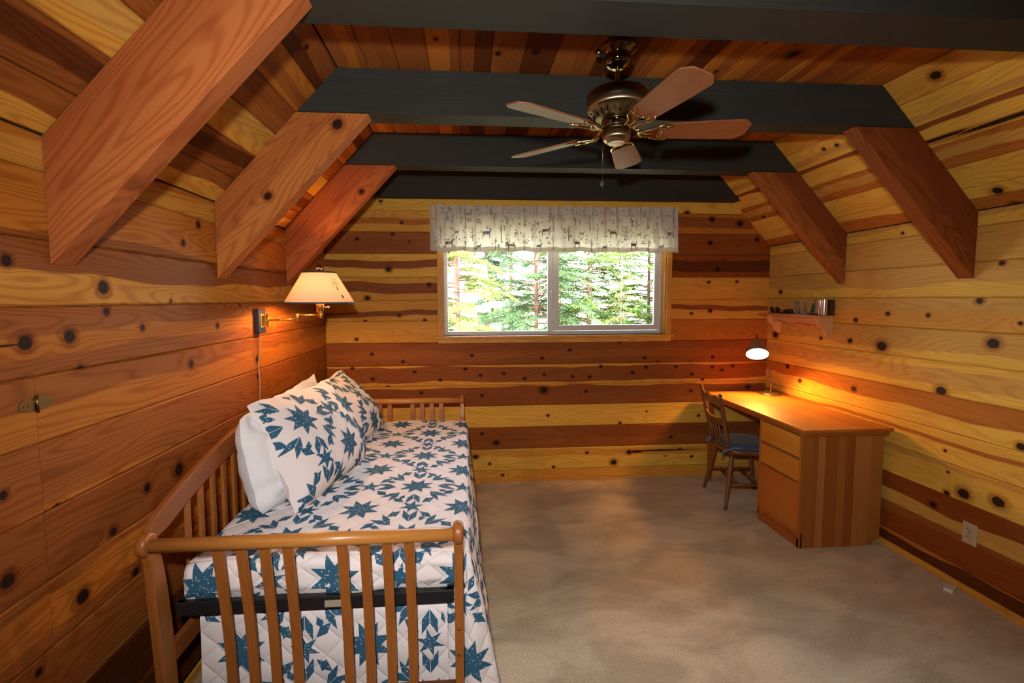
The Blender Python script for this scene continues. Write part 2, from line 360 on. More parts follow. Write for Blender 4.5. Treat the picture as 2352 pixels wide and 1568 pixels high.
for i in range(len(ZW)-1):
    z0, z1 = ZW[i], ZW[i+1]; w = z1-z0
    cut = lambda z: max(0, (z-ZK)/M-.02) if z0 > ZK-.05 else 0
    def seg(x0, x1, tn, za=z0, zb=z1, l=0, r=0, sd=0):
        kk = [(x-x0, z-za, q, q*.8) for x, z, q in pick(KB, x0, x1, za, zb)]
        if i == 1: kk += [(1.80-x0, .148, .26, .007), (1.55-x0, .142, .07, .012)]
        mt = pine(*tn, seed=90+i*6.7+sd, knots=kk, grain=.75)
        plank(bw, (x0, D, za), (1, 0, 0), ZH, zb-za, (l*cut(za), x1-x0-r*cut(za), l*cut(zb), x1-x0-r*cut(zb)), mt)
    if 7 <= i <= 12:
        seg(XL, WX0, TB[i], l=1); seg(WX1, XR, TBR[i], r=1, sd=3)
        if i == 7: seg(WX0+.0005, WX1-.0005, TB[i], z0, WZ0-.002)
        if i == 12: seg(WX0+.0005, WX1-.0005, TB[i], WZ1+.002, z1)
    else: seg(XL, XR, TB[i], l=1, r=1)

# wall behind the camera, closing the room
wq = MB().box(XL-.1, XR+.1, YR-.1, YR-TP, 0, 2.9).build('wall_rear', dark_gap, kind='structure')
for i in range(len(ZW)-1):
    plank(wq, (XR, YR, ZW[i]), (-1, 0, 0), ZH, ZW[i+1]-ZW[i], (0, XR-XL, 0, XR-XL), pine([LO_, OR, BR][i % 3], seed=i))

# ceiling: flat middle and two slopes of boards running front to back
cb = MB()
cb.box(XCL-.10, XCR+.10, YR-.1, D+.1, ZC+TP, ZC+.1)
k1 = .1
for s_, x0 in ((1, XL), (-1, XR)):
    a = (x0, ZK); b_ = (x0+s_*(ZC-ZK)/M, ZC); nx, nz = s_*-M/SL, 1/SL
    cb.prism([(a[0]+nx*TP, a[1]+nz*TP), (b_[0]+nx*TP, b_[1]+nz*TP), (b_[0]+nx*k1, b_[1]+nz*k1+.02), (a[0]+nx*k1, a[1]+nz*k1)], 1, YR-.1, D+.1)
cl = cb.build('ceiling', dark_gap, kind='structure')
SLEN = (ZC-ZK)/M*SL
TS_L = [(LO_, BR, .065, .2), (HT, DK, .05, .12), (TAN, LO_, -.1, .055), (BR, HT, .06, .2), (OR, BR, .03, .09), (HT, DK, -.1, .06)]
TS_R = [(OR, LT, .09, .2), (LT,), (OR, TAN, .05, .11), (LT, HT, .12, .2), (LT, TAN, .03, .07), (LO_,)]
sw = SLEN/6
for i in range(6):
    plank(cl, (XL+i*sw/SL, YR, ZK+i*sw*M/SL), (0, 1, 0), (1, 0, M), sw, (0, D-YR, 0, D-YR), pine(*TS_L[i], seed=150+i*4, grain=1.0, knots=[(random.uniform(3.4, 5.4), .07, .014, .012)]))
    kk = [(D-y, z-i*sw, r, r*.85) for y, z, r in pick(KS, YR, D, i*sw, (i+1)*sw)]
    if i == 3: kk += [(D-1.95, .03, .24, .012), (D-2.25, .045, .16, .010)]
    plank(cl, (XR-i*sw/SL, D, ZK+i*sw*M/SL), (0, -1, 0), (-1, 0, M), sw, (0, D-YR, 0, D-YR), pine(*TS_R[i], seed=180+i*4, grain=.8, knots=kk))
NC = 19; cw = (XCR-XCL)/NC
tones = [(BR, OR, .05, .1), (BR, HT, .07, .2), (HT,), (OR, HT, .09, .2), (HT, DK, .06, .2), (HT, BR, -.1, .03), (DK,), (BR, HT, .08, .2), (HT, DK, .05, .12), (DK, HT, .1, .2), (BR, OR, .04, .2), (HT, DK, .06, .2), (OR, BR, .06, .12), (OR, BR, .1, .2), (BR,), (OR, HT, .05, .1), (HT, BR, .08, .2), (BR, OR, .06, .2), (OR,)]
for i in range(NC):
    x0 = XCL+i*cw
    kk = [(y-YR, x-x0, r*1.2, r*.8) for x, y, r in KC if x0 <= x < x0+cw]+[(random.uniform(3.9, 4.7), random.uniform(.03, cw-.03), .016, .012)]
    plank(cl, (x0, YR, ZC), (0, 1, 0), (1, 0, 0), cw, (0, D-YR, 0, D-YR), pine(*tones[i], seed=210+i*3.3, knots=kk, grain=.6))

# ------------------------------------------------------------------ black tie beams and cedar rafters
black = bpy.data.materials.new('black_stained_beam'); black.use_nodes = True
T = NT(black.node_tree); b = black.node_tree.nodes['Principled BSDF']; tc = T.n('ShaderNodeTexCoord'); V = tc.outputs['Object']
n1 = T.noise(T.vm('MULTIPLY', V, (3, 120, 120)), 1, 3, .6); n2 = T.noise(V, 5, 2)
c = T.mix(n1, (.022, .023, .021, 1), (.042, .043, .039, 1)); c = T.mix(T.m('MULTIPLY', n2, .5), c, (.030, .027, .020, 1))
T.l(c, b.inputs['Base Color']); b.inputs['Roughness'].default_value = .6; b.inputs['Specular IOR Level'].default_value = .15
bp = T.n('ShaderNodeBump'); bp.inputs['Strength'].default_value = .25; bp.inputs['Distance'].default_value = .001; T.l(n1, bp.inputs['Height']); T.l(bp.outputs[0], b.inputs['Normal'])
def xs(z, side): return XL+(z-ZK)/M+.004 if side < 0 else XR-(z-ZK)/M-.004
beams = [(1.414, 1.59, 'black stained ceiling beam nearest the camera, along the top edge of the view'),
         (2.305, 2.435, 'black stained ceiling beam just behind the ceiling fan motor, second from the camera'),
         (3.158, 3.285, 'black stained ceiling beam beyond the fan, third from the camera'),
         (3.90, 3.992, 'black stained ceiling beam flat against the window wall above the valance')]
for y0, y1, lb in beams:
    zt = ZC-.003; zb = ZB if y1 < 3.8 else 2.49
    o = MB().prism([(xs(zb, -1), zb), (xs(zt, -1), zt), (xs(zt, 1), zt), (xs(zb, 1), zb)], 1, y0, y1).build('ceiling_beam', black)
    setp(o, lb, 'beam', 'black ceiling beams')
def rafter(side, y0, y1, lb, knots=(), seed=0, A=None, B=None, zr=1.742):
    zr_ = zr; d = (ZK-zr_)                       # vertical depth under the roof line
    x0 = XL+.001 if side < 0 else XR-.001; sg = 1 if side < 0 else -1
    poly = [(x0, zr_), (x0, ZK-.004), (x0+sg*(ZB-ZK-.004)/M, ZB-.002), (x0+sg*(ZB-zr_)/M, ZB-.002)]
    an = math.atan(M)
    # local frame: x along the slope, y across it, z = room y
    u = Vector((sg, 0, M)).normalized(); w_ = Vector((0, 1, 0)); v = w_.cross(u)
    if v.z < 0: v = -v; w_ = -w_
    O = Vector((x0, (y0+y1)/2, zr_)); h = (y1-y0)/2
    P2 = [((Vector((p[0]-O.x, 0, p[1]-O.z))).dot(u), (Vector((p[0]-O.x, 0, p[1]-O.z))).dot(v)) for p in poly]
    me_b = MB().prism(P2, 2, -h, h)
    kk = []
    for (kx, kz, r) in knots:
        q = Vector((kx-O.x, 0, kz-O.z)); kk.append((q.dot(u), q.dot(v), r*1.2, r))
    o = me_b.build('rafter', pine(A or (.41, .140, .046, 1), B or (.45, .165, .056, 1), -.2, .10, seed=seed, knots=kk, grain=1.15, name='cedar_rafter'))
    bmw = o.modifiers.new('bevel', 'BEVEL'); bmw.width = .003; bmw.segments = 1
    mm = Matrix((u, v, u.cross(v))).transposed().to_4x4(); mm.translation = O; o.matrix_world = mm
    return setp(o, lb, 'rafter', 'reddish sloping rafters')
rafter(-1, 1.414, 1.50, 'big reddish left rafter nearest the camera, with a knot on its lower edge', [(-.945, 1.965, .022)], 3)
rafter(-1, 2.305, 2.39, 'middle one of the three left rafters, with two dark knots on its face', [(-.604, 2.478, .024), (-.939, 2.135, .018)], 11, (.44, .165, .050, 1), (.54, .22, .066, 1))
rafter(-1, 3.158, 3.245, 'reddish sloping rafter on the left above the wall lamp, farthest from the camera', [(-.683, 2.355, .016)], 23, (.38, .122, .040, 1))
rafter(1, 1.414, 1.50, 'sloping rafter on the right whose tip shows at the upper right corner of the photo', [], 31, (.30, .10, .03, 1))
rafter(1, 2.305, 2.392, 'dark brown sloping rafter on the right nearer the camera', [], 37, (.26, .085, .028, 1), (.30, .10, .03, 1))
rafter(1, 3.158, 3.225, 'brown right rafter above the small wall shelf, with a worn notch at its foot', [(2.62, 1.86, .015)], 43, (.28, .095, .03, 1), (.40, .15, .045, 1))

# ------------------------------------------------------------------ window
win = empty('window_1', ((WX0+WX1)/2, D, WZ0), kind='structure')
trimv = pine(LO_, seed=61, swap=(2, 0, 1), name='trim_pine'); trimh = pine(LO_, seed=62, swap=(0, 2, 1), name='trim_pine')
vinyl = mat('white_vinyl', (.70, .68, .64, 1), .35)
glass = bpy.data.materials.new('window_glass'); glass.use_nodes = True; t = glass.node_tree; t.nodes.clear(); T = NT(t)
tr = T.n('ShaderNodeBsdfTransparent'); tr.inputs[0].default_value = (.97, .99, .98, 1); gl = T.n('ShaderNodeBsdfGlossy'); gl.inputs['Roughness'].default_value = .01
fr = T.n('ShaderNodeFresnel'); fr.inputs[0].default_value = 1.45; mx = T.n('ShaderNodeMixShader'); T.l(fr.outputs[0], mx.inputs[0]); T.l(tr.outputs[0], mx.inputs[1]); T.l(gl.outputs[0], mx.inputs[2])
o_ = T.n('ShaderNodeOutputMaterial'); T.l(mx.outputs[0], o_.inputs[0])
for x0, x1 in ((WX0-.045, WX0), (WX1, WX1+.045)):
    MB().box(x0, x1, D-.018, D, WZ0-.028, WZ1+.045, .003).build('casing', trimv, win)
MB().box(WX0, WX1, D-.018, D, WZ1, WZ1+.045, .003).build('casing', trimh, win)
MB().box(WX0, WX0+.012, D, D+.15, WZ0, WZ1).build('jamb', trimv, win)
MB().box(WX1-.012, WX1, D, D+.15, WZ0, WZ1).build('jamb', trimv, win)
MB().box(WX0, WX1, D, D+.15, WZ1-.012, WZ1).build('jamb', trimh, win)
MB().box(WX0-.06, WX1+.06, D-.045, D, WZ0-.022, WZ0, .004).box(WX0, WX1, D, D+.15, WZ0-.022, WZ0).build('stool', trimh, win)
MB().box(WX0-.04, WX1+.045, D-.016, D, WZ0-.062, WZ0-.022, .002).build('apron', trimh, win)
fy0, fy1 = D+.075, D+.14; fx0, fx1 = WX0+.012, WX1-.012; XM = .80
fr_ = MB().box(fx0, fx0+.028, fy0, fy1, WZ0, WZ1-.012, .002).box(fx1-.018, fx1, fy0, fy1, WZ0, WZ1-.012, .002)
fr_.box(fx0+.028, fx1-.018, fy0, fy1, WZ0+.0005, WZ0+.032, .002).box(fx0+.028, fx1-.018, fy0, fy1, WZ1-.04, WZ1-.0125, .002).build('window_frame', vinyl, win)
MB().box(XM-.055, XM-.012, fy0+.03, fy1-.004, WZ0+.03, WZ1-.035, .002).box(XM-.012, XM-.004, fy0+.018, fy1, WZ0+.03, WZ1-.035).build('fixed_stile', vinyl, win)
MB().box(fx0+.026, XM-.05, fy1-.022, fy1-.018, WZ0+.03, WZ1-.035).build('pane', glass, win)
sa = MB(); s0, s1 = XM-.004, fx1-.018
sa.box(s0, s0+.045, fy0+.004, fy0+.032, WZ0+.034, WZ1-.04, .003).box(s1-.045, s1, fy0+.004, fy0+.032, WZ0+.034, WZ1-.04, .003)
sa.box(s0+.045, s1-.045, fy0+.004, fy0+.032, WZ0+.034, WZ0+.084, .002).box(s0+.045, s1-.045, fy0+.004, fy0+.032, WZ1-.09, WZ1-.04, .002)
sash = sa.build('sliding_sash', vinyl, win)
MB().box(s0+.043, s1-.043, fy0+.017, fy0+.021, WZ0+.082, WZ1-.088).build('pane', glass, sash)
lt = MB().box(XM-.030, XM-.014, fy0-.004, fy0+.03, WZ0+.26, WZ0+.40, .003)
lt.lathe([(0, 0), (.009, 0), (.009, .01), (0, .012)], (XM-.022, fy0-.003, WZ0+.27), 8, Matrix.Rotation(PI/2, 3, 'X')).lathe([(0, 0), (.009, 0), (.009, .01), (0, .012)], (XM-.022, fy0-.003, WZ0+.385), 8, Matrix.Rotation(PI/2, 3, 'X'))
lt.build('latch', vinyl, win)

# ------------------------------------------------------------------ fabrics
def fabric(name, color, quilt=0, rough=.85, bump=.3, weave=900, sheen=.2):
    m = bpy.data.materials.new(name); m.use_nodes = True; T = NT(m.node_tree); b = m.node_tree.nodes['Principled BSDF']
    tc = T.n('ShaderNodeTexCoord'); V = tc.outputs['Object']
    n = T.noise(V, 9, 4, .6); fine = T.noise(V, weave, 1)
    b.inputs['Base Color'].default_value = color; b.inputs['Roughness'].default_value = rough; b.inputs['Sheen Weight'].default_value = sheen
    b.inputs['Specular IOR Level'].default_value = .2
    h = T.m('ADD', T.m('MULTIPLY', n, .6), T.m('MULTIPLY', fine, .05))
    if quilt:
        sp = T.n('ShaderNodeSeparateXYZ'); T.l(tc.outputs['UV'], sp.inputs[0])
        k = PI/quilt
        a = T.m('ABSOLUTE', T.m('SINE', T.m('MULTIPLY', T.m('ADD', sp.outputs[0], sp.outputs[1]), k)))
        c = T.m('ABSOLUTE', T.m('SINE', T.m('MULTIPLY', T.m('SUBTRACT', sp.outputs[0], sp.outputs[1]), k)))
        h = T.m('ADD', T.m('MULTIPLY', n, .35), T.m('POWER', T.m('MULTIPLY', a, c), .35))
    bp = T.n('ShaderNodeBump'); bp.inputs['Strength'].default_value = bump; bp.inputs['Distance'].default_value = .012 if quilt else .008
    T.l(h, bp.inputs['Height']); T.l(bp.outputs[0], b.inputs['Normal'])
    return m
quilt_white = fabric('quilt_cotton', (.82, .76, .765, 1), quilt=.11, bump=.55)
pillow_white = fabric('white_pillowcase', (.78, .79, .82, 1), bump=.9)
calico = bpy.data.materials.new('blue_calico'); calico.use_nodes = True; T = NT(calico.node_tree); b = calico.node_tree.nodes['Principled BSDF']
tc = T.n('ShaderNodeTexCoord'); vo = T.n('ShaderNodeTexVoronoi', feature='F1'); vo.inputs['Scale'].default_value = 78; vo.inputs['Randomness'].default_value = .75
T.l(tc.outputs['Object'], vo.inputs['Vector'])
ringm = T.m('MULTIPLY', T.sstep(vo.outputs['Distance'], .10, .17), T.m('SUBTRACT', 1, T.sstep(vo.outputs['Distance'], .26, .33)))
cut_ = T.sstep(T.noise(tc.outputs['Object'], 150, 1), .44, .52)
T.l(T.mix(T.m('MULTIPLY', T.m('MULTIPLY', ringm, cut_), .8), (.035, .115, .20, 1), (.55, .58, .58, 1)), b.inputs['Base Color'])
b.inputs['Roughness'].default_value = .85; b.inputs['Specular IOR Level'].default_value = .15
n_ = T.noise(tc.outputs['Object'], 18, 3); bp = T.n('ShaderNodeBump'); bp.inputs['Strength'].default_value = .5; bp.inputs['Distance'].default_value = .008; T.l(n_, bp.inputs['Height']); T.l(bp.outputs[0], b.inputs['Normal'])

def patches(mb, S_, quads, n=3, off=.0012):
    """lay flat 4-cornered patches (u, v) onto the cloth surface S_(u, v) -> point, normal"""
    for q in quads:
        a, b_, c, d = [Vector((p[0], p[1], 0)) for p in q]
        k = max(1, min(7, int(max((b_-a).length, (d-a).length)/.013)+1)) if n is None else n
        vs = []
        for i in range(k+1):
            for j in range(k+1):
                s, t = i/k, j/k
                p = (a*(1-s)+b_*s)*(1-t)+(d*(1-s)+c*s)*t
                P, N = S_(p.x, p.y); vs.append(P+N*off)
        fs = [(i*(k+1)+j, (i+1)*(k+1)+j, (i+1)*(k+1)+j+1, i*(k+1)+j+1) for i in range(k) for j in range(k)]
        mb.add(vs, fs, True)
def star(cx, cy, R, r, n=8, ph=0):
    """star as kite-shaped quads"""
    out = []
    for k in range(n):
        a = ph+2*PI*k/n; da = PI/n
        P = lambda rr, aa: (cx+rr*math.cos(aa), cy+rr*math.sin(aa))
        out.append(((cx, cy), P(r, a-da), P(R, a), P(r, a+da)))
    return out
def chevron(cx, cy, ang, r0, L, wd):
    """V of two rhombi pointing outwards along ang"""
    ca, sa = math.cos(ang), math.sin(ang)
    def P(r, t): return (cx+r*ca-t*sa, cy+r*sa+t*ca)
    out = []
    for s in (1, -1):
        out.append((P(r0, s*.001), P(r0+L*.62, s*wd), P(r0+L*1.55, s*wd*1.05), P(r0+L*.85, s*.001)))
    return out
def rhomb(cx, cy, ang, r, a, b_):
    ca, sa = math.cos(ang), math.sin(ang)
    P = lambda u, v: (cx+(r+u)*ca-v*sa, cy+(r+u)*sa+v*ca)
    return [(P(-a, 0), P(0, -b_), P(a, 0), P(0, b_))]
def star_pattern(u0, u1, v0, v1, ou, ov, pitch=.45):
    """lattice of big stars, medallions and small stars"""
    out = []
    for i in range(-4, 12):
        for j in range(-4, 16):
            cx, cy = ou+i*pitch, ov+j*pitch
            out += star(cx, cy, .092, .047, 8, PI/8)                       # big star on white
            mx_, my_ = cx+pitch/2, cy+pitch/2                             # medallion
            out += star(mx_, my_, .086, .044, 8, PI/8)
            for k in range(8):
                out += chevron(mx_, my_, k*PI/4, .100, .060, .029)
            for k in range(8):
                out += rhomb(mx_, my_, PI/8+k*PI/4, .172, .026, .015) if k % 2 == 0 else rhomb(mx_, my_, PI/8+k*PI/4, .140, .024, .014)
            for (sx_, sy_) in ((cx+pitch/2, cy), (cx, cy+pitch/2)):
                out += star(sx_, sy_, .056, .022, 5 if sx_ == cx else 6, .3)
                for k in range(4): out += rhomb(sx_, sy_, PI/4+k*PI/2, .095, .038, .018)
    res = []
    for q in out:                                     # patches are cut where the cloth is seamed
        mu, mv = sum(p[0] for p in q)/4, sum(p[1] for p in q)/4
        if not (u0 < mu < u1 and v0 < mv < v1): continue
        c = [(min(u1, max(u0, p[0])), min(v1, max(v0, p[1]))) for p in q]
        if max(p[0] for p in c)-min(p[0] for p in c) > .004 and max(p[1] for p in c)-min(p[1] for p in c) > .004: res.append(tuple(c))
    return res

# ------------------------------------------------------------------ daybed
BX0, BX1, BY0, BY1 = -1.03, -.03, 1.50, 3.55
honey = pine((.56, .27, .075, 1), (.60, .30, .085, 1), -1, 5, seed=301, grain=.35, rough=.24, swap=(0, 1, 2), name='honey_wood')
honey_v = pine((.37, .145, .036, 1), (.41, .165, .043, 1), -1, 5, seed=305, grain=.45, rough=.26, swap=(2, 0, 1), name='honey_wood')
honey_y = pine((.30, .115, .034, 1), (.34, .13, .04, 1), -1, 5, seed=309, grain=.45, rough=.28, swap=(1, 2, 0), name='honey_wood')
bed = empty('daybed', ((BX0+BX1)/2, (BY0+BY1)/2, 0), label='honey coloured wooden daybed with slatted arms and arched slatted back against the left wall', cat='bed')
def arm_profile(s, w0=.034, w1=.045):
    """closed (y, z) outline of a scrolled arm post; s=+1 near arm, -1 far arm (mirrored)"""
    yc = BY0 if s > 0 else BY1
    cen = [(0, .855), (.012, .825), (.024, .785), (.032, .73), (.040, .66), (.052, .52), (.064, .33), (.070, 0)]
    wd = [.026, .024, .026, .030, .033, .035, .035, .034]
    Lf, Rt = [], []
    for i, (y, z) in enumerate(cen):
        a = cen[max(i-1, 0)]; b_ = cen[min(i+1, len(cen)-1)]
        t = Vector((b_[0]-a[0], b_[1]-a[1])).normalized(); n = Vector((-t.y, t.x))
        Lf.append((y+n.x*wd[i], z+n.y*wd[i])); Rt.append((y-n.x*wd[i], z-n.y*wd[i]))
    Lf[-1] = (Lf[-1][0], 0); Rt[-1] = (Rt[-1][0], 0)
    pts = Lf[::-1][:-1]+Rt[1:] if False else Lf[1:][::-1]+Rt[1:]
    return [(yc+s*y, z) for y, z in pts]
def hub(mb, x0, x1, y, z, r=.038):
    rot = Matrix.Rotation(PI/2, 3, 'Y'); w = x1-x0
    mb.lathe([(0, 0), (r*.8, 0), (r*.95, w*.15), (r, w*.35), (r, w*.65), (r*.95, w*.85), (r*.8, w), (0, w)], (x0, y, z), 24, rot)
brassy = mat('antique_brass', (.30, .24, .13, 1), .28, 1)
for s in (1, -1):
    yc = BY0 if s > 0 else BY1
    for x0 in (BX0-.015, BX1-.015):
        mb = MB(); mb.prism(arm_profile(s), 0, x0, x0+.030); hub(mb, x0-.002, x0+.032, yc, .855)
        o = mb.build('post', honey_v, bed); bv = o.modifiers.new('b', 'BEVEL'); bv.width = .004; bv.segments = 2; bv.limit_method = 'ANGLE'
    MB().tube([(BX0+.014, yc, .850), (BX1-.013, yc, .850)], .0225, 20).build('top_rail', honey, bed)
    def sy(z):
        tb = [(.84, .0), (.78, .010), (.70, .022), (.56, .044), (.33, .062), (.0, .070)]
        for (za, a), (zb_, b_) in zip(tb, tb[1:]):
            if z >= zb_: return yc+s*(a+(b_-a)*(za-z)/(za-zb_))
        return yc+s*.07
    for xc in (-.812, -.738, -.664, -.590, -.416, -.342, -.268, -.194):
        zs = [.835-.017*i for i in range(14)]+[.50, .40, .255]
        mb = MB(); vs = []
        for z in zs:
            y = sy(z)
            vs += [(xc-.016, y-.006, z), (xc+.016, y-.006, z), (xc+.016, y+.006, z), (xc-.016, y+.006, z)]
        n = len(zs); fs = [(4*i+k, 4*i+(k+1) % 4, 4*i+4+(k+1) % 4, 4*i+4+k) for i in range(n-1) for k in range(4)]+[(0, 1, 2, 3), (4*n-4, 4*n-3, 4*n-2, 4*n-1)]
        mb.add(vs, fs).build('slat', honey_v, bed)
    MB().box(BX0+.015, BX1-.015, yc+s*.064-.012, yc+s*.064+.012, .17, .268, .004).build('bottom_rail', pine((.20, .06, .02, 1), seed=8, rough=.3, name='dark_honey_wood'), bed)
# bolts on the near right post
for z, yb in ((.50, .0185), (.40, .025)):
    MB().lathe([(0, 0), (.006, 0), (.006, .003), (.003, .005), (0, .005)], (BX1, BY0+yb, z), 10, Matrix.Rotation(PI/2, 3, 'X')).build('bolt', brassy, bed)
# arched back with slats
ztop = lambda y: 1.095-.165*(abs(y-2.525)/1.0)**2.15
mb = MB(); N = 40; vs = []
for i in range(N+1):
    y = BY0-.012+(BY1-BY0+.024)*i/N; zt = ztop(y) if abs(y-2.525) < 1.0 else .93-(abs(y-2.525)-1.0)*1.6
    h = .088 if abs(y-2.525) < .95 else .088-.03*(abs(y-2.525)-.95)/.09
    vs += [(BX0-.012, y, zt), (BX0+.012, y, zt), (BX0+.012, y, zt-h), (BX0-.012, y, zt-h)]
fs = [(4*i+k, 4*i+(k+1) % 4, 4*i+4+(k+1) % 4, 4*i+4+k) for i in range(N) for k in range(4)]+[(0, 1, 2, 3), (4*N, 4*N+1, 4*N+2, 4*N+3)]
o = mb.add(vs, fs).build('arched_top_rail', honey_y, bed); bv = o.modifiers.new('b', 'BEVEL'); bv.width = .005; bv.segments = 2; bv.limit_method = 'ANGLE'
for k in range(20):
    y = 1.72+.0855*k
    if abs(y-2.52) > .9: continue
    MB().box(BX0-.006, BX0+.006, y-.013, y+.013, .44, ztop(y)-.07, .002).build('back_slat', honey_v, bed)
MB().box(BX0-.012, BX0+.012, BY0+.04, BY1-.04, .38, .45, .003).build('back_rail', honey_y, bed)
# black link frame under the mattress, with a maker's tag
blk = mat('black_steel', (.012, .012, .013, 1), .45)
mb = MB().box(BX0+.02, BX1-.02, BY0+.092, BY0+.117, .545, .592, .003).box(BX0+.02, BX1-.02, BY1-.117, BY1-.092, .545, .592, .003)
mb.box(BX0+.02, BX0+.045, BY0+.1, BY1-.1, .545, .592).box(BX1-.045, BX1-.02, BY0+.1, BY1-.1, .545, .592)
for k in range(8): mb.box(BX0+.03, BX1-.03, BY0+.25+k*.2, BY0+.27+k*.2, .568, .576)
mb.build('link_frame', blk, bed)
MB().box(-.505, -.415, BY0+.0895, BY0+.0915, .553, .578).build('care_tag', mat('paper_tag', (.35, .30, .22, 1), .7), bed, label='pale paper tag on the black frame')

# mattress (under the quilt) and the second mattress below it, wrapped in the same quilt cloth
QY1, QY0 = BY0+.135, BY1-.10     # near and far edge of the top
def mattress(x0, x1, y0, y1, z0, z1, name, label):
    o = MB().box(x0, x1, y0, y1, z0, z1, .05).build(name, pillow_white); at(o, ((x0+x1)/2, (y0+y1)/2, z0)); return setp(o, label, 'mattress')
mattress(BX0+.06, BX1-.035, QY1+.03, QY0-.03, .593, .688, 'mattress', 'upper mattress of the daybed hidden under the star quilt')
# ---- quilt surface: u = across the bed (0 at the wall side), v = along it from the near top edge
QX0 = BX0+.045; UT = BX1-QX0+.015; ZQ = .712; RAD = .05
VT = QY0-QY1                     # length of the flat top
def q_surf(u, v):
    """quilt over the top, rolling down the front side (u) or the ends (v)"""
    def P(u, v):
        vv = max(min(v, VT), 0); y = QY1+vv; z = ZQ; x = QX0+u
        z += .012*math.sin(PI*min(max(u/UT, 0), 1))+.004*math.sin(u*7+v*5)+.003*math.sin(u*17-v*11)
        if u < .0: z -= -u
        d = u-UT
        if d > 0:                                     # front drop, flaring outwards, with soft folds
            a = min(d/RAD, PI/2); xx = QX0+UT+RAD*math.sin(a)*.6; zz = z-RAD*(1-math.cos(a)); rem = d-RAD*PI/2
            if rem > 0:
                zz -= rem*.975; near = 1-vv/VT
                xx += rem*(.05+.13*near**1.2)+.010*math.sin(v*9+rem*3)*min(1, rem/.25)+.006*math.sin(v*23+1)*min(1, rem/.2)
            x, z = xx, zz
        e = -v if v < 0 else (v-VT if v > VT else 0)
        if e > 0:                                     # end drop
            sg = -1 if v < 0 else 1; R2 = .035
            a = min(e/R2, PI/2); yo = R2*math.sin(a)*.8; zo = R2*(1-math.cos(a)); rem = e-R2*PI/2
            if rem > 0:
                zo += rem; yo += .004*math.sin(u*13)+.003*math.sin(u*31+2)
                if e > .12: yo -= (e-.12)*.45+.01*math.sin(u*9)
            y += sg*yo; z -= zo
        return Vector((x, y, z))
    p = P(u, v); du = P(u+.004, v)-P(u-.004, v); dv = P(u, v+.004)-P(u, v-.004)
    n = du.cross(dv)
    n = n.normalized() if n.length > 1e-9 else Vector((0, 0, 1))
    return p, n
UDROP = UT+.66
def U_end(u): return u
mb = MB()
mb.grid(lambda a, c: q_surf(-.0+a*UDROP, c*VT)[0], 90, 110, uvfn=lambda a, c: (a*UDROP, c*VT))
mb.grid(lambda a, c: q_surf(a*(UT+.02), -c*(.165+.012*math.sin(a*7)))[0], 60, 16, uvfn=lambda a, c: (a*UT, -c*.18), flip=True)
mb.grid(lambda a, c: q_surf(a*(UT+.02), VT+c*.16)[0], 40, 12, uvfn=lambda a, c: (a*UT, VT+c*.16))
# hem lip where the side drop ends and a small back tuck
def corner(d, t):
    """cloth of the near corner, hanging behind the post and spreading out to the drop's near edge"""
    def P(d, t):
        E = q_surf(UT+d, 0)[0]; rem = max(0, d-.05)
        I = Vector((BX1-.055-.02*t, QY1+.012, E.z))
        p = I.lerp(E, t); p.y += -.028*math.sin(PI*t)*min(1, rem/.15)-.010*math.sin(t*9+d*4)*min(1, rem/.2)*math.sin(PI*t)
        return p
    p = P(d, t); n = (P(d, t+.02)-P(d, t-.02)).cross(P(d+.005, t)-P(d-.005, t))
    n = n.normalized() if n.length > 1e-9 else Vector((0, -1, 0))
    return p, (n if n.y < 0 else -n)
mb.grid(lambda a, c: corner(a*(UDROP-UT), c)[0], 50, 16, uvfn=lambda a, c: (UT+a*(UDROP-UT), -.25+c*.25))
quilt = mb.build('quilt', quilt_white, fixn=False)
setp(quilt, 'white quilt patterned with dark blue star patchwork covering the daybed and hanging to the floor', 'quilt')
at(quilt, (QX0+.5, (QY0+QY1)/2, .7)); md = quilt.modifiers.new('s', 'SOLIDIFY'); md.thickness = .008; md.offset = -1
OU, OV = -.920-QX0, 1.99-QY1
mb = MB()
qs = star_pattern(-.02, UDROP-.01, .0, VT-.01, OU, OV)
patches(mb, q_surf, qs, n=None)
qe = [q for q in star_pattern(.0, UT+.015, -.165, .03, OU, OV) if min(p[1] for p in q) < 0]
patches(mb, q_surf, qe, n=None, off=.0042)
cs = [[(p[0]-UT, 1+p[1]/.20) for p in q] for q in star_pattern(UT+.02, UDROP-.01, -.195, -.002, OU, OV)]
patches(mb, corner, [tuple(q) for q in cs], n=5, off=.003)
mb.build('blue_patchwork', calico, quilt, fixn=False, kind='stuff')

# lower (pull-out) mattress wrapped in the same cloth
LX0, LX1, LY = BX0+.075, BX1-.045, BY0+.13
def l_surf(u, v):
    """near end face: u across, v downwards from its top edge"""
    def P(u, v):
        if v < 0: return Vector((LX0+u, LY+.03-v, .528))
        R2 = .03; a = min(v/R2, PI/2)
        y = LY+.03-R2*math.sin(a); z = .528-R2*(1-math.cos(a))-max(0, v-R2*PI/2)
        y += .004*math.sin(u*12+v*5)+.004*math.sin(v*17+u*3)
        return Vector((LX0+u, y, z))
    p = P(u, v); n = (P(u+.004, v)-P(u-.004, v)).cross(P(u, v+.004)-P(u, v-.004))
    return p, (-n if n.y > 0 else n).normalized()
lw = LX1-LX0
mb = MB().grid(lambda a, c: l_surf(a*lw, -.02+c*.46)[0], 40, 24, uvfn=lambda a, c: (a*lw, c*.46))
mb.box(LX0+.001, LX1-.001, LY+.03, BY1-.18, .085, .527, .02)
low = mb.build('trundle_mattress', quilt_white); at(low, (LX0+.4, 2.5, .08))
setp(low, 'lower pull-out mattress wrapped in blue star quilt cloth, under the black bed frame', 'mattress')
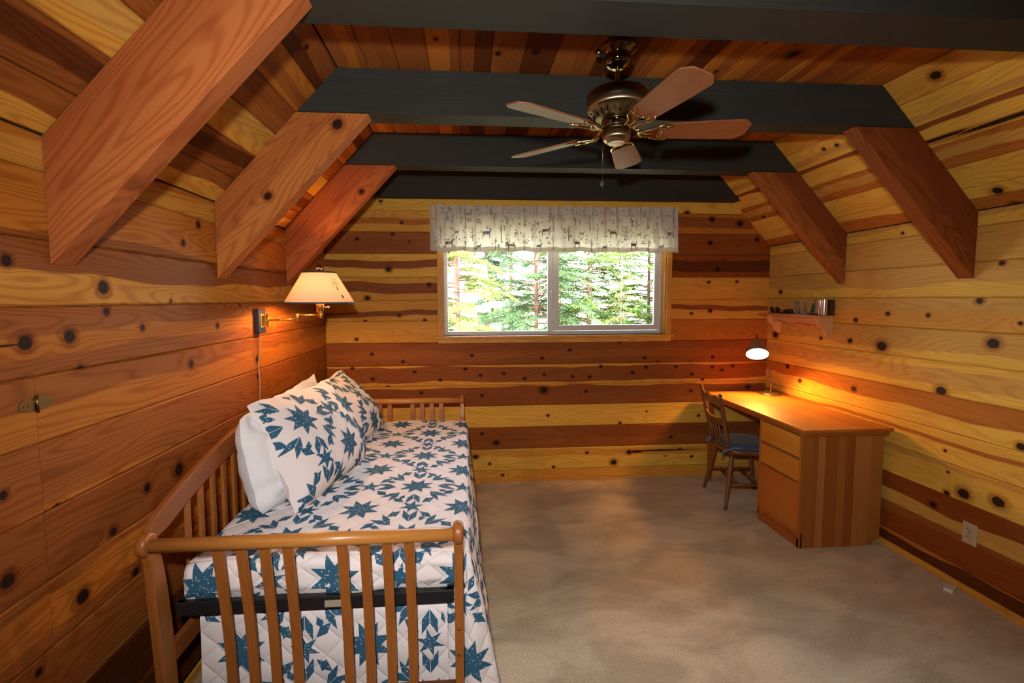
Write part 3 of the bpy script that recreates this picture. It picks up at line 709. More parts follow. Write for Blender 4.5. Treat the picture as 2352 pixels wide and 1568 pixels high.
mb = MB(); patches(mb, lambda u, v: (l_surf(u, v)[0], Vector((0, -1, 0))), star_pattern(.01, lw-.01, .0, .43, .14, .17), n=None, off=.002)
mb.build('blue_patchwork', calico, low, fixn=False, kind='stuff')
MB().box(LX0, LX1, LY+.02, BY1-.19, .03, .085).build('drawer_frame', honey_y, low)

# ------------------------------------------------------------------ pillows
def pillow(name, c, ex, ey, a, b_, T_, mt, label, flange=0, seed=0, group=None, wr=.012, rc=0):
    ex, ey = Vector(ex).normalized(), Vector(ey).normalized(); ey = (ey-ex*ey.dot(ex)).normalized(); en = ex.cross(ey); c = Vector(c)
    def pos(s, t, side):
        s_, t_ = max(-1, min(1, s)), max(-1, min(1, t))
        h = T_*max(0, (1-s_**2)*(1-t_**2))**.5*(1-.22*t_)
        px = a*s*(1-.03*(1-t_*t_)-rc*t_**4); py = b_*t*(1-.05*(1-s_*s_)-rc*s_**4)
        p = c+ex*px+ey*py
        q = Vector((s*2.2+seed, t*2.2, side*3))
        wv = (noise.noise(q)*1.0+noise.noise(q*2.7)*.5)*wr
        edge = 1-max(abs(s_), abs(t_))**6
        p += en*side*(h+wv*(1 if side > 0 else .4)*edge)
        if flange and (abs(s) > 1 or abs(t) > 1): p += en*(.006*math.sin(s*9+t*7+seed)+.003*math.sin(t*21+s*17))
        p += ex*(noise.noise(Vector((t*3, seed, 1)))*.014)*abs(s_)**3+ey*(noise.noise(Vector((s*3, seed, 5)))*.014)*abs(t_)**3
        return p
    E_ = 1+flange; mb = MB()
    for side in (1, -1):
        mb.grid(lambda i, j: pos((i*2-1)*E_, (j*2-1)*E_, side)+(en*side*(.0015 if 0 < i < 1 and 0 < j < 1 else 0)), 36, 30, flip=(side < 0), uvfn=lambda i, j: (i, j))
    o = mb.build(name, mt, fixn=False); at(o, c-ey*b_); setp(o, label, 'pillow', group)
    def surf(u, v):
        s, t = u/a, v/b_; p = pos(s, t, 1)+en*.0015
        n = (pos(s+.02, t, 1)-pos(s-.02, t, 1)).cross(pos(s, t+.02, 1)-pos(s, t-.02, 1))
        n = n.normalized(); return p, (n if n.dot(en) > 0 else -n)
    return o, surf
def sham(c, ex, ey, label, seed, ou, ov, T_=.085):
    a, b_ = .345, .255
    o, sf = pillow('quilted_sham', c, ex, ey, a, b_, T_, quilt_sham, label, flange=.05, seed=seed, group='star patchwork pillows')
    mb = MB(); patches(mb, sf, star_pattern(-a*1.02, a*1.02, -b_*1.02, b_*1.02, ou, ov, .43), n=None, off=.002)
    mb.build('blue_patchwork', calico, o, fixn=False, kind='stuff')
    return o
quilt_sham = fabric('sham_cotton', (.82, .76, .755, 1), bump=.8)
pillow('pillow', (-.900, 2.27, .925), (.05, 1, 0), (-.20, 0, 1), .33, .235, .125, pillow_white, 'plain white pillow behind the nearer star patchwork pillow', seed=3.1, group='plain white pillows', wr=.055, rc=.11)
pillow('pillow', (-.965, 2.74, .925), (.02, 1, .03), (-.12, 0, 1), .31, .225, .055, pillow_white, 'plain white pillow whose corner shows between and behind the two star patchwork pillows', seed=8.7, group='plain white pillows', wr=.025)
sham((-.765, 2.35, .940), (.20, 1, -.02), (-.46, .05, 1), 'star patchwork pillow nearer the camera, leaning on a white pillow', 1.7, .02, -.10, .145)
sham((-.815, 3.05, .885), (.17, 1, .07), (-.72, .06, 1), 'star patchwork pillow farther from the camera, near the window wall', 5.2, -.16, .05, .15)

# ------------------------------------------------------------------ ceiling fan
FX, FY = .638, 1.925
brass_d = mat('dark_antique_brass', (.30, .23, .13, 1), .30, 1, Anisotropic=.85)
tg = brass_d.node_tree.nodes.new('ShaderNodeTangent'); tg.direction_type = 'RADIAL'; tg.axis = 'Z'; brass_d.node_tree.links.new(tg.outputs[0], brass_d.node_tree.nodes['Principled BSDF'].inputs['Tangent'])
brass = mat('polished_brass', (.62, .47, .22, 1), .16, 1)
chrome = mat('dark_chrome', (.22, .20, .17, 1), .06, 1)
fan = empty('ceiling_fan', (FX, FY, 2.28), label='ceiling fan with five brown wood blades and an antique brass motor', cat='fan')
c0 = (FX, FY, 0)
MB().lathe([(0, ZC-.001), (.050, ZC-.001), (.050, ZC-.008), (.018, ZC-.012), (.016, 2.70), (0, 2.70)], c0, 24).build('ceiling_bracket', chrome, fan)
MB().lathe([(0, 2.712), (.020, 2.711), (.024, 2.702), (.060, 2.692), (.080, 2.676), (.078, 2.662), (.052, 2.645), (.050, 2.640), (.060, 2.625), (.056, 2.608), (.034, 2.592), (.018, 2.588), (0, 2.588)], c0, 36).build('canopy', chrome, fan)
for k in range(3):
    a = 2.9+k*2*PI/3; MB().lathe([(0, 0), (.012, 0), (.015, .010), (.010, .022), (0, .024)], (FX+.068*math.cos(a), FY+.068*math.sin(a), 2.662), 12, Matrix.Rotation(a, 3, 'Z') @ Matrix.Rotation(PI/2, 3, 'Y')).build('canopy_screw', chrome, fan)
MB().lathe([(.0085, 2.60), (.0085, 2.515), (.012, 2.510), (.012, 2.49)], c0, 16).build('downrod', brass, fan)
MB().lathe([(0, 2.497), (.02, 2.497), (.105, 2.494), (.121, 2.488), (.126, 2.478), (.126, 2.430), (.121, 2.420), (.085, 2.390), (0, 2.388)], c0, 48).build('motor_housing', brass_d, fan)
mb = MB()
for k in range(22):
    a = 2*PI*k/22; ca, sa = math.cos(a), math.sin(a); P = lambda r, t, z: (FX+r*ca-t*sa, FY+r*sa+t*ca, z)
    mb.tube([P(.088, -.004, 2.3895), P(.101, 0, 2.3975), P(.114, .003, 2.4065)], .0042, 6)
mb.build('vent_slot', chrome, fan)
MB().lathe([(0, 2.39), (.060, 2.388), (.064, 2.375), (.055, 2.365), (.050, 2.352), (0, 2.35)], c0, 32).build('flywheel', chrome, fan)
MB().lathe([(0, 2.352), (.050, 2.352), (.057, 2.345), (.058, 2.312), (.054, 2.302), (.040, 2.291), (.036, 2.289), (0, 2.289)], c0, 40).build('switch_housing', brass_d, fan)
MB().lathe([(0, 2.2865), (.0335, 2.2865), (.035, 2.289)], c0, 32).lathe([(0, 2.284), (.004, 2.284), (.005, 2.287)], c0, 10).build('end_cap', mat('satin_brass_cap', (.80, .70, .48, 1), .45, .4), fan, label='pale satin cap under the motor')
mb = MB().tube([(FX-.055, FY-.004, 2.306), (FX-.060, FY-.004, 2.29), (FX-.060, FY-.004, 2.135)], .0009, 6)
pc = mb.build('pull_chain', brass_d, fan)
MB().lathe([(0, .011), (.006, .009), (.010, .003), (.010, -.003), (.006, -.009), (0, -.011)], (FX-.060, FY-.004, 2.124), 16).lathe([(0, 0), (.002, -.001), (.002, -.008), (0, -.009)], (FX-.06, FY-.004, 2.114), 8).build('ball_pull', mat('glass_ball', (.16, .15, .14, 1), .08, .8), pc)
blade_m = pine((.25, .097, .042, 1), (.30, .125, .054, 1), -1, 5, seed=71, grain=.5, rough=.30, name='walnut_blade')
zb = 2.335
for k in range(5):
    ang = math.radians(64.4+72*k)
    R_k = Matrix.Rotation(ang, 3, 'Z'); tilt = Matrix.Rotation(math.radians(-13), 3, 'X')
    # blade outline: narrow at the root, wide rounded tip with clipped corners
    out = [(.172, -.044), (.20, -.051), (.36, -.062), (.490, -.067), (.503, -.064), (.530, -.040), (.534, -.030), (.534, .030), (.530, .040), (.503, .064), (.490, .067), (.36, .062), (.20, .051), (.172, .044)]
    mb = MB().prism(out, 2, -.003, .003)
    mb.v = [tuple(R_k @ (tilt @ Vector((0, v[1], v[2])) + Vector((v[0], 0, 0)))) for v in mb.v]
    # keep the board's own axes for its grain
    me = MB().prism(out, 2, -.003, .003)
    bl = me.build('blade', blade_m, None)
    mm = (R_k @ tilt).to_4x4()
    bl.parent = fan; mm.translation = Vector((0, 0, zb-2.28)); bl.matrix_local = mm
    bv = bl.modifiers.new('b', 'BEVEL'); bv.width = .0018; bv.segments = 2
    # scrolled blade iron
    ib = MB(); tl = lambda p: R_k @ (tilt @ Vector((0, p[1], p[2])) + Vector((p[0], 0, 0))) + Vector((FX, FY, zb))
    ib.tube([tl(p) for p in [(.045, 0, .035), (.075, 0, .020), (.10, 0, -.006), (.125, .0, -.010), (.15, 0, -.007)]], [.010, .010, .009, .008, .006], 10, flat=.6)
    for s in (1, -1):
        ib.tube([tl(p) for p in [(.085, s*.004, -.002), (.105, s*.018, -.010), (.135, s*.022, -.008), (.150, s*.035, -.007), (.175, s*.048, -.006), (.205, s*.050, -.006), (.222, s*.044, -.006)]], [.005, .0055, .005, .005, .005, .004, .002], 8)
        ib.tube([tl(p) for p in [(.222, s*.044, -.006), (.198, s*.038, -.006), (.185, s*.026, -.006), (.190, s*.014, -.006), (.182, 0, -.006)]], [.003, .004, .004, .004, .004], 8)
        ib.lathe([(0, -.009), (.004, -.008), (.005, -.004)], tl((.19, s*.03, -.002)), 8)
    ib.build('blade_iron', brass, fan)

# ------------------------------------------------------------------ swing arm wall lamp
LXc, LYc = -.878, 2.85
wlamp = empty('wall_lamp', (XL, 2.715, 1.52), label='brass swing arm wall lamp with a blue trimmed cream shade above the bed', cat='lamp')
brass_w = mat('bright_brass', (.80, .52, .16, 1), .2, 1)
navy = mat('navy_paint', (.018, .022, .045, 1), .4)
MB().box(XL, XL+.030, 2.672, 2.758, 1.448, 1.590, .003).build('backplate', navy, wlamp)
mb = MB().box(XL+.030, XL+.034, 2.690, 2.742, 1.478, 1.562, .001)
mb.tube([(XL+.055, 2.716, 1.485), (XL+.055, 2.716, 1.556)], .007, 12)
mb.box(XL+.03, XL+.058, 2.709, 2.723, 1.483, 1.492).box(XL+.03, XL+.058, 2.709, 2.723, 1.549, 1.558).build('bracket', brass_w, wlamp)
el = (-.995, 2.79, 1.53)
mb = MB().tube([(XL+.058, 2.716, 1.522), (el[0], el[1], 1.524)], .0052, 12).tube([(el[0], el[1], 1.510), (el[0], el[1], 1.556)], .009, 12)
mb.tube([(el[0], el[1], 1.548), (LXc, LYc, 1.545)], .0052, 12).tube([(LXc, LYc, 1.528), (LXc, LYc, 1.566)], .0115, 14).build('swing_arm', brass_w, wlamp)
MB().lathe([(0, 1.555), (.014, 1.555), (.022, 1.568), (.024, 1.612), (.02, 1.63), (0, 1.632)], (LXc, LYc, 0), 20).tube([(LXc+.02, LYc, 1.592), (LXc+.045, LYc-.004, 1.593)], .003, 8).lathe([(0, -.009), (.006, -.007), (.009, 0), (.006, .007), (0, .009)], (LXc+.050, LYc-.004, 1.593), 12).build('socket', brass_w, wlamp)
shm = bpy.data.materials.new('cream_shade'); shm.use_nodes = True; t = shm.node_tree; t.nodes.clear(); T = NT(t)
d1 = T.n('ShaderNodeBsdfDiffuse'); d1.inputs[0].default_value = (.74, .56, .44, 1); d2 = T.n('ShaderNodeBsdfTranslucent'); d2.inputs[0].default_value = (.80, .66, .50, 1)
mx = T.n('ShaderNodeMixShader'); mx.inputs[0].default_value = .050; T.l(d1.outputs[0], mx.inputs[1]); T.l(d2.outputs[0], mx.inputs[2]); o_ = T.n('ShaderNodeOutputMaterial'); T.l(mx.outputs[0], o_.inputs[0])
sc = (LXc, LYc, 0); tiltS = Matrix.Rotation(math.radians(2.0), 3, 'Y')
sh_r0, sh_r1, sh_z0, sh_z1 = .203, .094, 1.617, 1.806
shp = lambda z: sh_r0+(sh_r1-sh_r0)*(z-sh_z0)/(sh_z1-sh_z0)
shade = MB().lathe([(sh_r0, sh_z0), (sh_r1, sh_z1)], sc, 56).build('shade', shm, wlamp, fixn=False)
trim_m = mat('slate_blue_trim', (.045, .055, .085, 1), .7)
MB().lathe([(sh_r0+.001, sh_z0-.001), (shp(sh_z0+.008)+.0022, sh_z0+.008)], sc, 56).lathe([(shp(sh_z1-.008)+.002, sh_z1-.008), (sh_r1+.001, sh_z1+.001)], sc, 56).build('shade_trim', trim_m, shade, fixn=False)
# pierced tree motif printed on the right of the shade
mb = MB(); random.seed(5)
def on_shade(a, z, off=.0012):
    r = shp(z)+off; return Vector((LXc+r*math.cos(a), LYc+r*math.sin(a), z))
for k in range(46):
    q = random.random()**.5; th = random.uniform(0, 2*PI)
    a = -.62+.17*q*math.cos(th)*1.1; z = 1.738+.030*q*math.sin(th); s = .0022
    mb.add([on_shade(a-.014, z), on_shade(a, z-s*1.3), on_shade(a+.014, z), on_shade(a, z+s*1.3)], [(0, 1, 2, 3)])
mb.add([on_shade(-.62, 1.712), on_shade(-.57, 1.712), on_shade(-.58, 1.690), on_shade(-.61, 1.690)], [(0, 1, 2, 3)])
mb.add([on_shade(-.55, 1.668), on_shade(-.49, 1.668), on_shade(-.47, 1.648), on_shade(-.53, 1.645)], [(0, 1, 2, 3)])
mb.build('tree_motif', mat('dark_motif', (.06, .015, .02, 1), .8), shade, fixn=False, kind='stuff')
mb = MB().tube([(LXc, LYc, 1.63), (LXc, LYc, 1.80)], .003, 8)
for k in range(3):
    a = k*2*PI/3+.5; mb.tube([(LXc, LYc, 1.800), (LXc+.094*math.cos(a), LYc+.094*math.sin(a), 1.804)], .0015, 6)
mb.build('harp', brass_w, wlamp)
MB().lathe([(0, 1.806), (.021, 1.808), (.021, 1.814), (0, 1.815)], sc, 20).build('finial_base', brass_w, wlamp)
MB().lathe([(0, 1.815), (.012, 1.816), (.0195, 1.826), (.0195, 1.836), (.012, 1.846), (0, 1.849)], sc, 20).build('finial', mat('black_ball', (.012, .012, .012, 1), .25), wlamp, label='black ball finial')
bulbm = bpy.data.materials.new('warm_bulb'); bulbm.use_nodes = True; t = bulbm.node_tree; t.nodes.clear(); T = NT(t)
em = T.n('ShaderNodeEmission'); em.inputs[0].default_value = (1, .47, .14, 1); em.inputs[1].default_value = 700; o_ = T.n('ShaderNodeOutputMaterial'); T.l(em.outputs[0], o_.inputs[0])
MB().lathe([(0, 1.632), (.012, 1.64), (.028, 1.675), (.028, 1.69), (.015, 1.708), (0, 1.712)], sc, 18).build('bulb', bulbm, wlamp)
pts = [(XL+.012, 2.715, 1.449)]+[(XL+.006+.004*math.sin(k*1.3), 2.712+.006*math.sin(k*.9)-.002*k, 1.44-.045*k) for k in range(1, 21)]
MB().tube(pts, .0032, 8).build('cord', mat('gold_cord', (.62, .38, .14, 1), .35), wlamp)

# ------------------------------------------------------------------ desk
DX0, DX1, DYa, DYb = 2.145, 2.752, 2.70, 3.93; DZt = .80
desk = empty('desk', (2.46, 3.3, 0), label='orange brown wooden desk with a three drawer pedestal in the right hand corner', cat='desk')
dk_h = pine((.44, .165, .034, 1), (.50, .20, .042, 1), -1, .1, seed=401, grain=.3, rough=.42, swap=(1, 0, 2), name='desk_top_veneer')
MB().box(DX0, DX1, DYa, DYb, DZt-.018, DZt, .002).build('desktop', dk_h, desk)
edge_m = pine((.40, .14, .026, 1), seed=402, grain=.4, rough=.32, swap=(1, 2, 0), name='desk_edge')
MB().box(DX0+.010, DX1-.015, DYa+.012, DYb-.004, DZt-.046, DZt-.018, .001).build('apron', edge_m, desk)
side_m = [pine(c, seed=410+i, grain=.3, rough=.38, swap=(2, 0, 1), name='desk_side_veneer') for i, c in enumerate([(.40, .16, .035, 1), (.36, .14, .032, 1), (.50, .23, .075, 1), (.36, .13, .030, 1), (.43, .18, .045, 1), (.35, .125, .028, 1), (.48, .22, .065, 1), (.44, .20, .050, 1)])]
PX0, PX1, PY0, PY1 = 2.165, 2.728, 2.742, 3.170
ws = [PX0, 2.24, 2.275, 2.325, 2.415, 2.47, 2.53, 2.64, PX1]
end = MB().box(PX0, PX1, PY0+.004, PY0+.02, .045, DZt-.046).box(PX0, PX1-.04, PY0+.004, PY0+.02, 0, .045).build('end_panel', side_m[0], desk)
for i in range(8):
    MB().box(ws[i]+(0 if i == 0 else .0003), ws[i+1]-.0003, PY0, PY0+.006, 0 if i < 7 else .045, DZt-.046).build('veneer_strip', side_m[i], end)
MB().box(PX0+.03, PX1, PY0+.02, PY1-.016, .05, DZt-.05).build('pedestal_carcass', edge_m, desk)
MB().box(PX0, PX1, PY1-.016, PY1, .04, DZt-.046).build('inner_side_panel', side_m[3], desk)
mb = MB().box(PX0-.0015, PX0+.02, PY0+.001, PY0+.024, .10, DZt-.046).box(PX0-.0015, PX0+.02, PY1-.02, PY1-.0005, .10, DZt-.046).box(PX0+.012, PX0+.02, PY0, PY1, .0, .10)
mb.build('face_frame', pine((.48, .18, .034, 1), seed=431, grain=.3, rough=.32, swap=(2, 1, 0), name='desk_frame'), desk)
MB().box(PX0-.0, PX0+.014, PY0+.006, PY1-.002, 0, .062, .001).build('plinth', edge_m, desk)
dm = [pine(c, seed=440+i*3, grain=.35, rough=.30, swap=(1, 2, 0), name='drawer_veneer') for i, c in enumerate([(.66, .30, .042, 1), (.62, .27, .040, 1), (.52, .19, .034, 1)])]
for i, (z0, z1) in enumerate(((.602, .742), (.442, .582), (.10, .424))):
    MB().box(PX0-.002, PX0+.017, PY0+.022, PY1-.020, z0, z1, .0015).build('drawer_front', dm[i], desk)
for z in (.592, .433): MB().box(PX0+.014, PX0+.03, PY0+.02, PY1-.02, z-.012, z+.012).build('finger_groove_rail', mat('groove_dark', (.22, .085, .025, 1), .6), desk)
MB().box(PX0, PX0+.035, DYb-.075, DYb-.04, 0, DZt-.046, .002).build('leg', edge_m, desk)
MB().box(PX1-.035, PX1, DYb-.075, DYb-.04, 0, DZt-.046, .002).build('leg', edge_m, desk)
MB().box(PX1-.018, PX1-.002, PY1, DYb-.04, .30, DZt-.046).build('modesty_panel', edge_m, desk)

# ------------------------------------------------------------------ chair (built round its own origin, back at -x)
CR = math.radians(-8); CX, CY = 2.235, 3.495
chair = empty('desk_chair', (CX, CY, 0), CR, label='brown wooden chair with spindled back pushed under the desk', cat='chair')
cw_ = pine((.19, .088, .036, 1), (.24, .11, .046, 1), -1, 5, seed=501, grain=.4, rough=.26, swap=(2, 0, 1), name='chair_wood')
cwx = pine((.19, .088, .036, 1), (.24, .11, .046, 1), -1, 5, seed=505, grain=.4, rough=.26, name='chair_wood')
mb = MB()   # saddle seat
def seat_o(a):
    c, s = math.cos(a), math.sin(a); r = 1/(abs(c)**3.5+abs(s)**3.5)**(1/3.5)
    return (.195*r*c+.0, (.205 if c > 0 else .190)*r*s)
ns = 40; vs = []
for z, k in ((.418, .90), (.424, .97), (.438, 1), (.452, .99), (.456, .95)):
    vs += [(seat_o(2*PI*i/ns)[0]*k, seat_o(2*PI*i/ns)[1]*k, z) for i in range(ns)]
fs = [(l*ns+i, l*ns+(i+1) % ns, (l+1)*ns+(i+1) % ns, (l+1)*ns+i) for l in range(4) for i in range(ns)]+[tuple(range(ns))[::-1], tuple(range(4*ns, 5*ns))]
mb.add(vs, fs, True).build('seat', cwx, chair, local=True)
legs = {}
for sx_ in (-1, 1):
    for s in (-1, 1):
        top = Vector((sx_*.135, s*.140, .425)); ft = Vector((sx_*.205, s*.215, 0)); legs[(sx_, s)] = (top, ft)
        L_ = [top+(ft-top)*t for t in (0, .12, .3, .5, .7, .9, 1)]
        MB().tube(L_, [.0125, .0145, .0175, .0185, .0165, .0135, .0130], 14).build('leg', cw_, chair, local=True)
def lp(k, t): a, b_ = legs[k]; return a+(b_-a)*t
for s in (-1, 1):
    a, b_ = lp((-1, s), .56), lp((1, s), .56); MB().tube([a, (a+b_)/2, b_], [.0095, .0125, .0095], 10).build('stretcher', cwx, chair, local=True)
for x in (-.09, .07):
    a = lp((-1, -1), .56)*.5+lp((1, -1), .56)*.5; b_ = Vector((a.x, -a.y, a.z)); a = Vector((x, a.y, a.z)); b_ = Vector((x, b_.y, b_.z))
    MB().tube([a, (a+b_)/2, b_], [.008, .011, .008], 10).build('stretcher', cwx, chair, local=True)
bk = lambda z: -.165-.215*(z-.45)                # backward lean
for s in (-1, 1):
    MB().tube([(bk(z), s*(.150+.045*(z-.45)/.45), z) for z in (.44, .55, .68, .80, .87, .885)], [.0130, .0165, .0175, .0155, .0125, .0105], 14).lathe([(0, .014), (.011, .011), (.0165, .003), (.014, -.004), (.010, -.008)], (bk(.893), s*.194, .893), 14).build('back_post', cw_, chair, local=True)
def rail(z0, z1, wave, name):
    n = 24; vs = []
    for i in range(n+1):
        t = i/n*2-1; y = t*(.150+.045*((z0+z1)/2-.45)/.45); bow = -.022*(1-t*t)
        zt = z1+wave*(math.cos(t*PI*2)*.5-.5)*(1 if abs(t) < .5 else 1)+(.010*(1-abs(t)) if wave else -.022*(1-t*t)*-1)
        zt = z1+(.012*math.cos(t*PI*3) if wave else -.020*(1-t*t))
        zl = z0+(-.020*(1-t*t) if not wave else .012*(1-t*t))
        for dx in (-.008, .008):
            vs += [(bk(zl)+bow+dx, y, zl), (bk(zt)+bow+dx, y, zt)]
    fs = []
    for i in range(n):
        a = 4*i; b_ = a+4
        fs += [(a, b_, b_+1, a+1), (a+3, b_+3, b_+2, a+2), (a+1, b_+1, b_+3, a+3), (a+2, b_+2, b_, a)]
    fs += [(0, 1, 3, 2), (4*n, 4*n+2, 4*n+3, 4*n+1)]
    o = MB().add(vs, fs, False).build(name, cwx, chair, local=True)
rail(.790, .872, True, 'crest_rail'); rail(.655, .710, False, 'lumbar_rail')
for k in range(4):
    y = -.084+.056*k
    MB().tube([(bk(.45)-.004, y*.9, .45), (bk(.55)-.015, y*.98, .55), (bk(.655)-.021*(1-(y/.17)**2), y*1.05, .648)], [.0062, .0080, .0058], 10).build('spindle', cw_, chair, local=True)
# cushion, tied on with strings
blue = fabric('blue_cushion_cloth', (.040, .085, .15, 1), rough=.42, bump=.25); blue.node_tree.nodes['Principled BSDF'].inputs['Specular IOR Level'].default_value = .5
vs = []; lv = ((.458, .86), (.459, .96), (.468, 1.0), (.480, .99), (.489, .94), (.494, .80), (.496, .5), (.496, .15))
for z, k in lv: vs += [(seat_o(2*PI*i/ns)[0]*k*.98+.008, seat_o(2*PI*i/ns)[1]*k*.99, z) for i in range(ns)]
fs = [(l*ns+i, l*ns+(i+1) % ns, (l+1)*ns+(i+1) % ns, (l+1)*ns+i) for l in range(len(lv)-1) for i in range(ns)]+[tuple(range(ns))[::-1], tuple(range((len(lv)-1)*ns, len(lv)*ns))]
cush = empty('chair_cushion', (CX, CY, .458), CR, label='blue tie-on seat cushion on the desk chair', cat='cushion')
mbc = MB().add([(v[0], v[1], v[2]-.458) for v in vs], fs, True).build('pad', blue, cush, local=True)
tm = fabric('blue_tie_cloth', (.10, .18, .28, 1), bump=.2)
for s in (-1, 1):
    pts = [(-.12, s*.150, .012), (-.150, s*.175, .010), (-.183, s*.178, .006), (-.205, s*.165, -.012), (-.225, s*.172, -.045)]
    MB().tube(pts, [.006, .013, .012, .010, .007], 8, flat=.45).tube([(-.155, s*.172, .012), (-.185, s*.150, -.002), (-.215, s*.140, -.030)], [.008, .010, .006], 8, flat=.45).build('tie', tm, cush, local=True)

# ------------------------------------------------------------------ desk lamp
dl = (2.655, 3.775)
dlamp = empty('desk_lamp', (dl[0], dl[1], DZt), label='small gooseneck desk lamp, lit, with a round base on the desk', cat='lamp')
pewter = mat('bronze_pewter', (.30, .22, .15, 1), .3, .9)
MB().lathe([(0, DZt+.022), (.02, DZt+.022), (.062, DZt+.019), (.070, DZt+.014), (.082, DZt+.013), (.088, DZt+.007), (.086, DZt+.0005), (0, DZt+.0005)], (dl[0], dl[1], 0), 40).build('base', pewter, dlamp)
hc = Vector((2.478, 3.70, 1.165)); hd = Vector((-.40, -.50, -.87)).normalized()       # mouth centre and aim
hd = Vector((-.34*.9, -.58, -.80)).normalized()
tp = hc-hd*.155
neck = [(dl[0]+.01, dl[1], DZt+.02), (dl[0]+.012, dl[1]+.003, DZt+.08), (dl[0]+.008, dl[1]+.01, DZt+.18), (dl[0]-.012, dl[1]+.022, DZt+.28), (dl[0]-.045, dl[1]+.035, DZt+.38), (dl[0]-.085, dl[1]+.040, DZt+.455), tuple(tp-hd*.03+Vector((.02, .02, .01))), tuple(tp)]
MB().tube(neck, [.010]+[.0058]*7, 12).build('gooseneck', pewter, dlamp)
rq = hd.to_track_quat('-Z', 'Y').to_matrix()
shade_m = mat('smoky_lamp_shade', (.40, .30, .20, 1), .3, .7)
prof = [(.090, 0), (.086, .02), (.076, .055), (.058, .092), (.040, .122), (.026, .142), (.018, .158), (0, .162)]
sh = MB().lathe(prof, hc, 36, rq).build('shade', shade_m, dlamp, fixn=False)
sh_in = mat('shade_lining', (.85, .80, .70, 1), .5)
MB().lathe([(r*.96 if r else 0, z-.0015) for r, z in prof], hc, 36, rq).build('shade_lining', sh_in, sh, fixn=False)
em2 = bpy.data.materials.new('desk_bulb'); em2.use_nodes = True; t = em2.node_tree; t.nodes.clear(); T = NT(t)
e_ = T.n('ShaderNodeEmission'); e_.inputs[0].default_value = (1, .80, .50, 1); e_.inputs[1].default_value = 30; o_ = T.n('ShaderNodeOutputMaterial'); T.l(e_.outputs[0], o_.inputs[0])
MB().lathe([(0, .012), (.020, .018), (.030, .038), (.028, .055), (.014, .09), (.012, .12), (0, .12)], hc, 20, rq).build('bulb', em2, dlamp)
light('desk_lamp_bulb', 'SPOT', tuple(hc+hd*.004), 62, (1, .42, .065), target=tuple(hc+hd), spot_size=math.radians(150), spot_blend=.55, shadow_soft_size=.05)

# ------------------------------------------------------------------ wall shelf and what stands on it
shelf = empty('wall_shelf', (XR, 3.52, 1.34), label='small pine wall shelf with scalloped apron on the right wall above the desk lamp', cat='shelf')
shm_ = pine((.60, .34, .13, 1), (.64, .38, .16, 1), -1, 5, seed=601, grain=.4, swap=(1, 0, 2), name='shelf_pine'); shv = pine((.72, .46, .22, 1), seed=603, grain=.3, swap=(2, 0, 1), name='shelf_pine')
SZ = 1.508
MB().box(XR-.148, XR-.001, 3.232, 3.93, SZ-.016, SZ, .003).build('shelf_board', shm_, shelf)
for y in (3.262, 3.83):
    prof = [(XR-.001, SZ-.016), (XR-.118, SZ-.016), (XR-.118, SZ-.075), (XR-.108, SZ-.085), (XR-.085, SZ-.098), (XR-.065, SZ-.118), (XR-.052, SZ-.145), (XR-.040, SZ-.160), (XR-.022, SZ-.168), (XR-.001, SZ-.168)]
    MB().prism(prof, 1, y-.010, y+.010).build('bracket', shv, shelf)
n = 48; top = []; low_ = []
for i in range(n+1):
    t = i/n; y = 3.272+(3.82-3.272)*t
    z = SZ-.056-.024*abs(math.sin(t*PI*2.5))**1.0*(.6+.4*math.sin(t*PI))
    low_.append((y, z))
MB().prism([(3.82, SZ-.016), (3.272, SZ-.016)]+low_, 0, XR-.085, XR-.070).build('scalloped_apron', shm_, shelf)
gl_c = mat('clear_glass', (.85, .88, .88, 1), .03, 0); gl_c.node_tree.nodes['Principled BSDF'].inputs['Transmission Weight'].default_value = .95; gl_c.node_tree.nodes['Principled BSDF'].inputs['IOR'].default_value = 1.45
gl_g = mat('green_glass', (.02, .20, .16, 1), .05, 0); gl_g.node_tree.nodes['Principled BSDF'].inputs['Transmission Weight'].default_value = .6
def bottle(prof, x, y, mt, label, cat='bottle'):
    o = MB().lathe(prof, (0, 0, 0), 24).build('glass_bottle', mt); o.location = (x, y, SZ); return setp(o, label, cat, 'small glass bottles on the wall shelf')
bottle([(0, .001), (.021, .001), (.023, .006), (.023, .075), (.017, .095), (.009, .105), (.008, .125), (.011, .128), (.011, .136), (0, .136)], 2.69, 3.535, gl_c, 'tall clear glass bottle on the wall shelf, tallest of the three bottles')
bottle([(0, .001), (.022, .001), (.024, .008), (.021, .035), (.014, .052), (.012, .070), (.015, .078), (.014, .094), (0, .097)], 2.685, 3.445, gl_c, 'short clear glass bottle in the middle of the three bottles on the wall shelf')
bottle([(0, .001), (.019, .001), (.020, .006), (.018, .030), (.011, .060), (.008, .080), (.010, .088), (0, .088)], 2.695, 3.365, gl_g, 'small dark green glass bottle on the wall shelf beside the metal cup')
mb = MB(); cup = []
nf = 72
for z in (.001, .004, .118, .122, .122, .006):
    inner = z in (.006,) or len(cup) >= 4*nf
    for k in range(nf):
        a = 2*PI*k/nf; r = (.040+.0028*math.cos(12*a)) if not inner else .034
        cup.append((r*math.cos(a), r*math.sin(a), z))
fs = [(l*nf+i, l*nf+(i+1) % nf, (l+1)*nf+(i+1) % nf, (l+1)*nf+i) for l in range(5) for i in range(nf)]+[tuple(range(nf))[::-1], tuple(range(5*nf, 6*nf))]
o = mb.add(cup, fs, True).build('metal_cup', mat('shiny_steel', (.75, .76, .72, 1), .12, 1)); o.location = (2.685, 3.275, SZ); setp(o, 'shiny fluted metal cup at the near end of the wall shelf', 'cup')
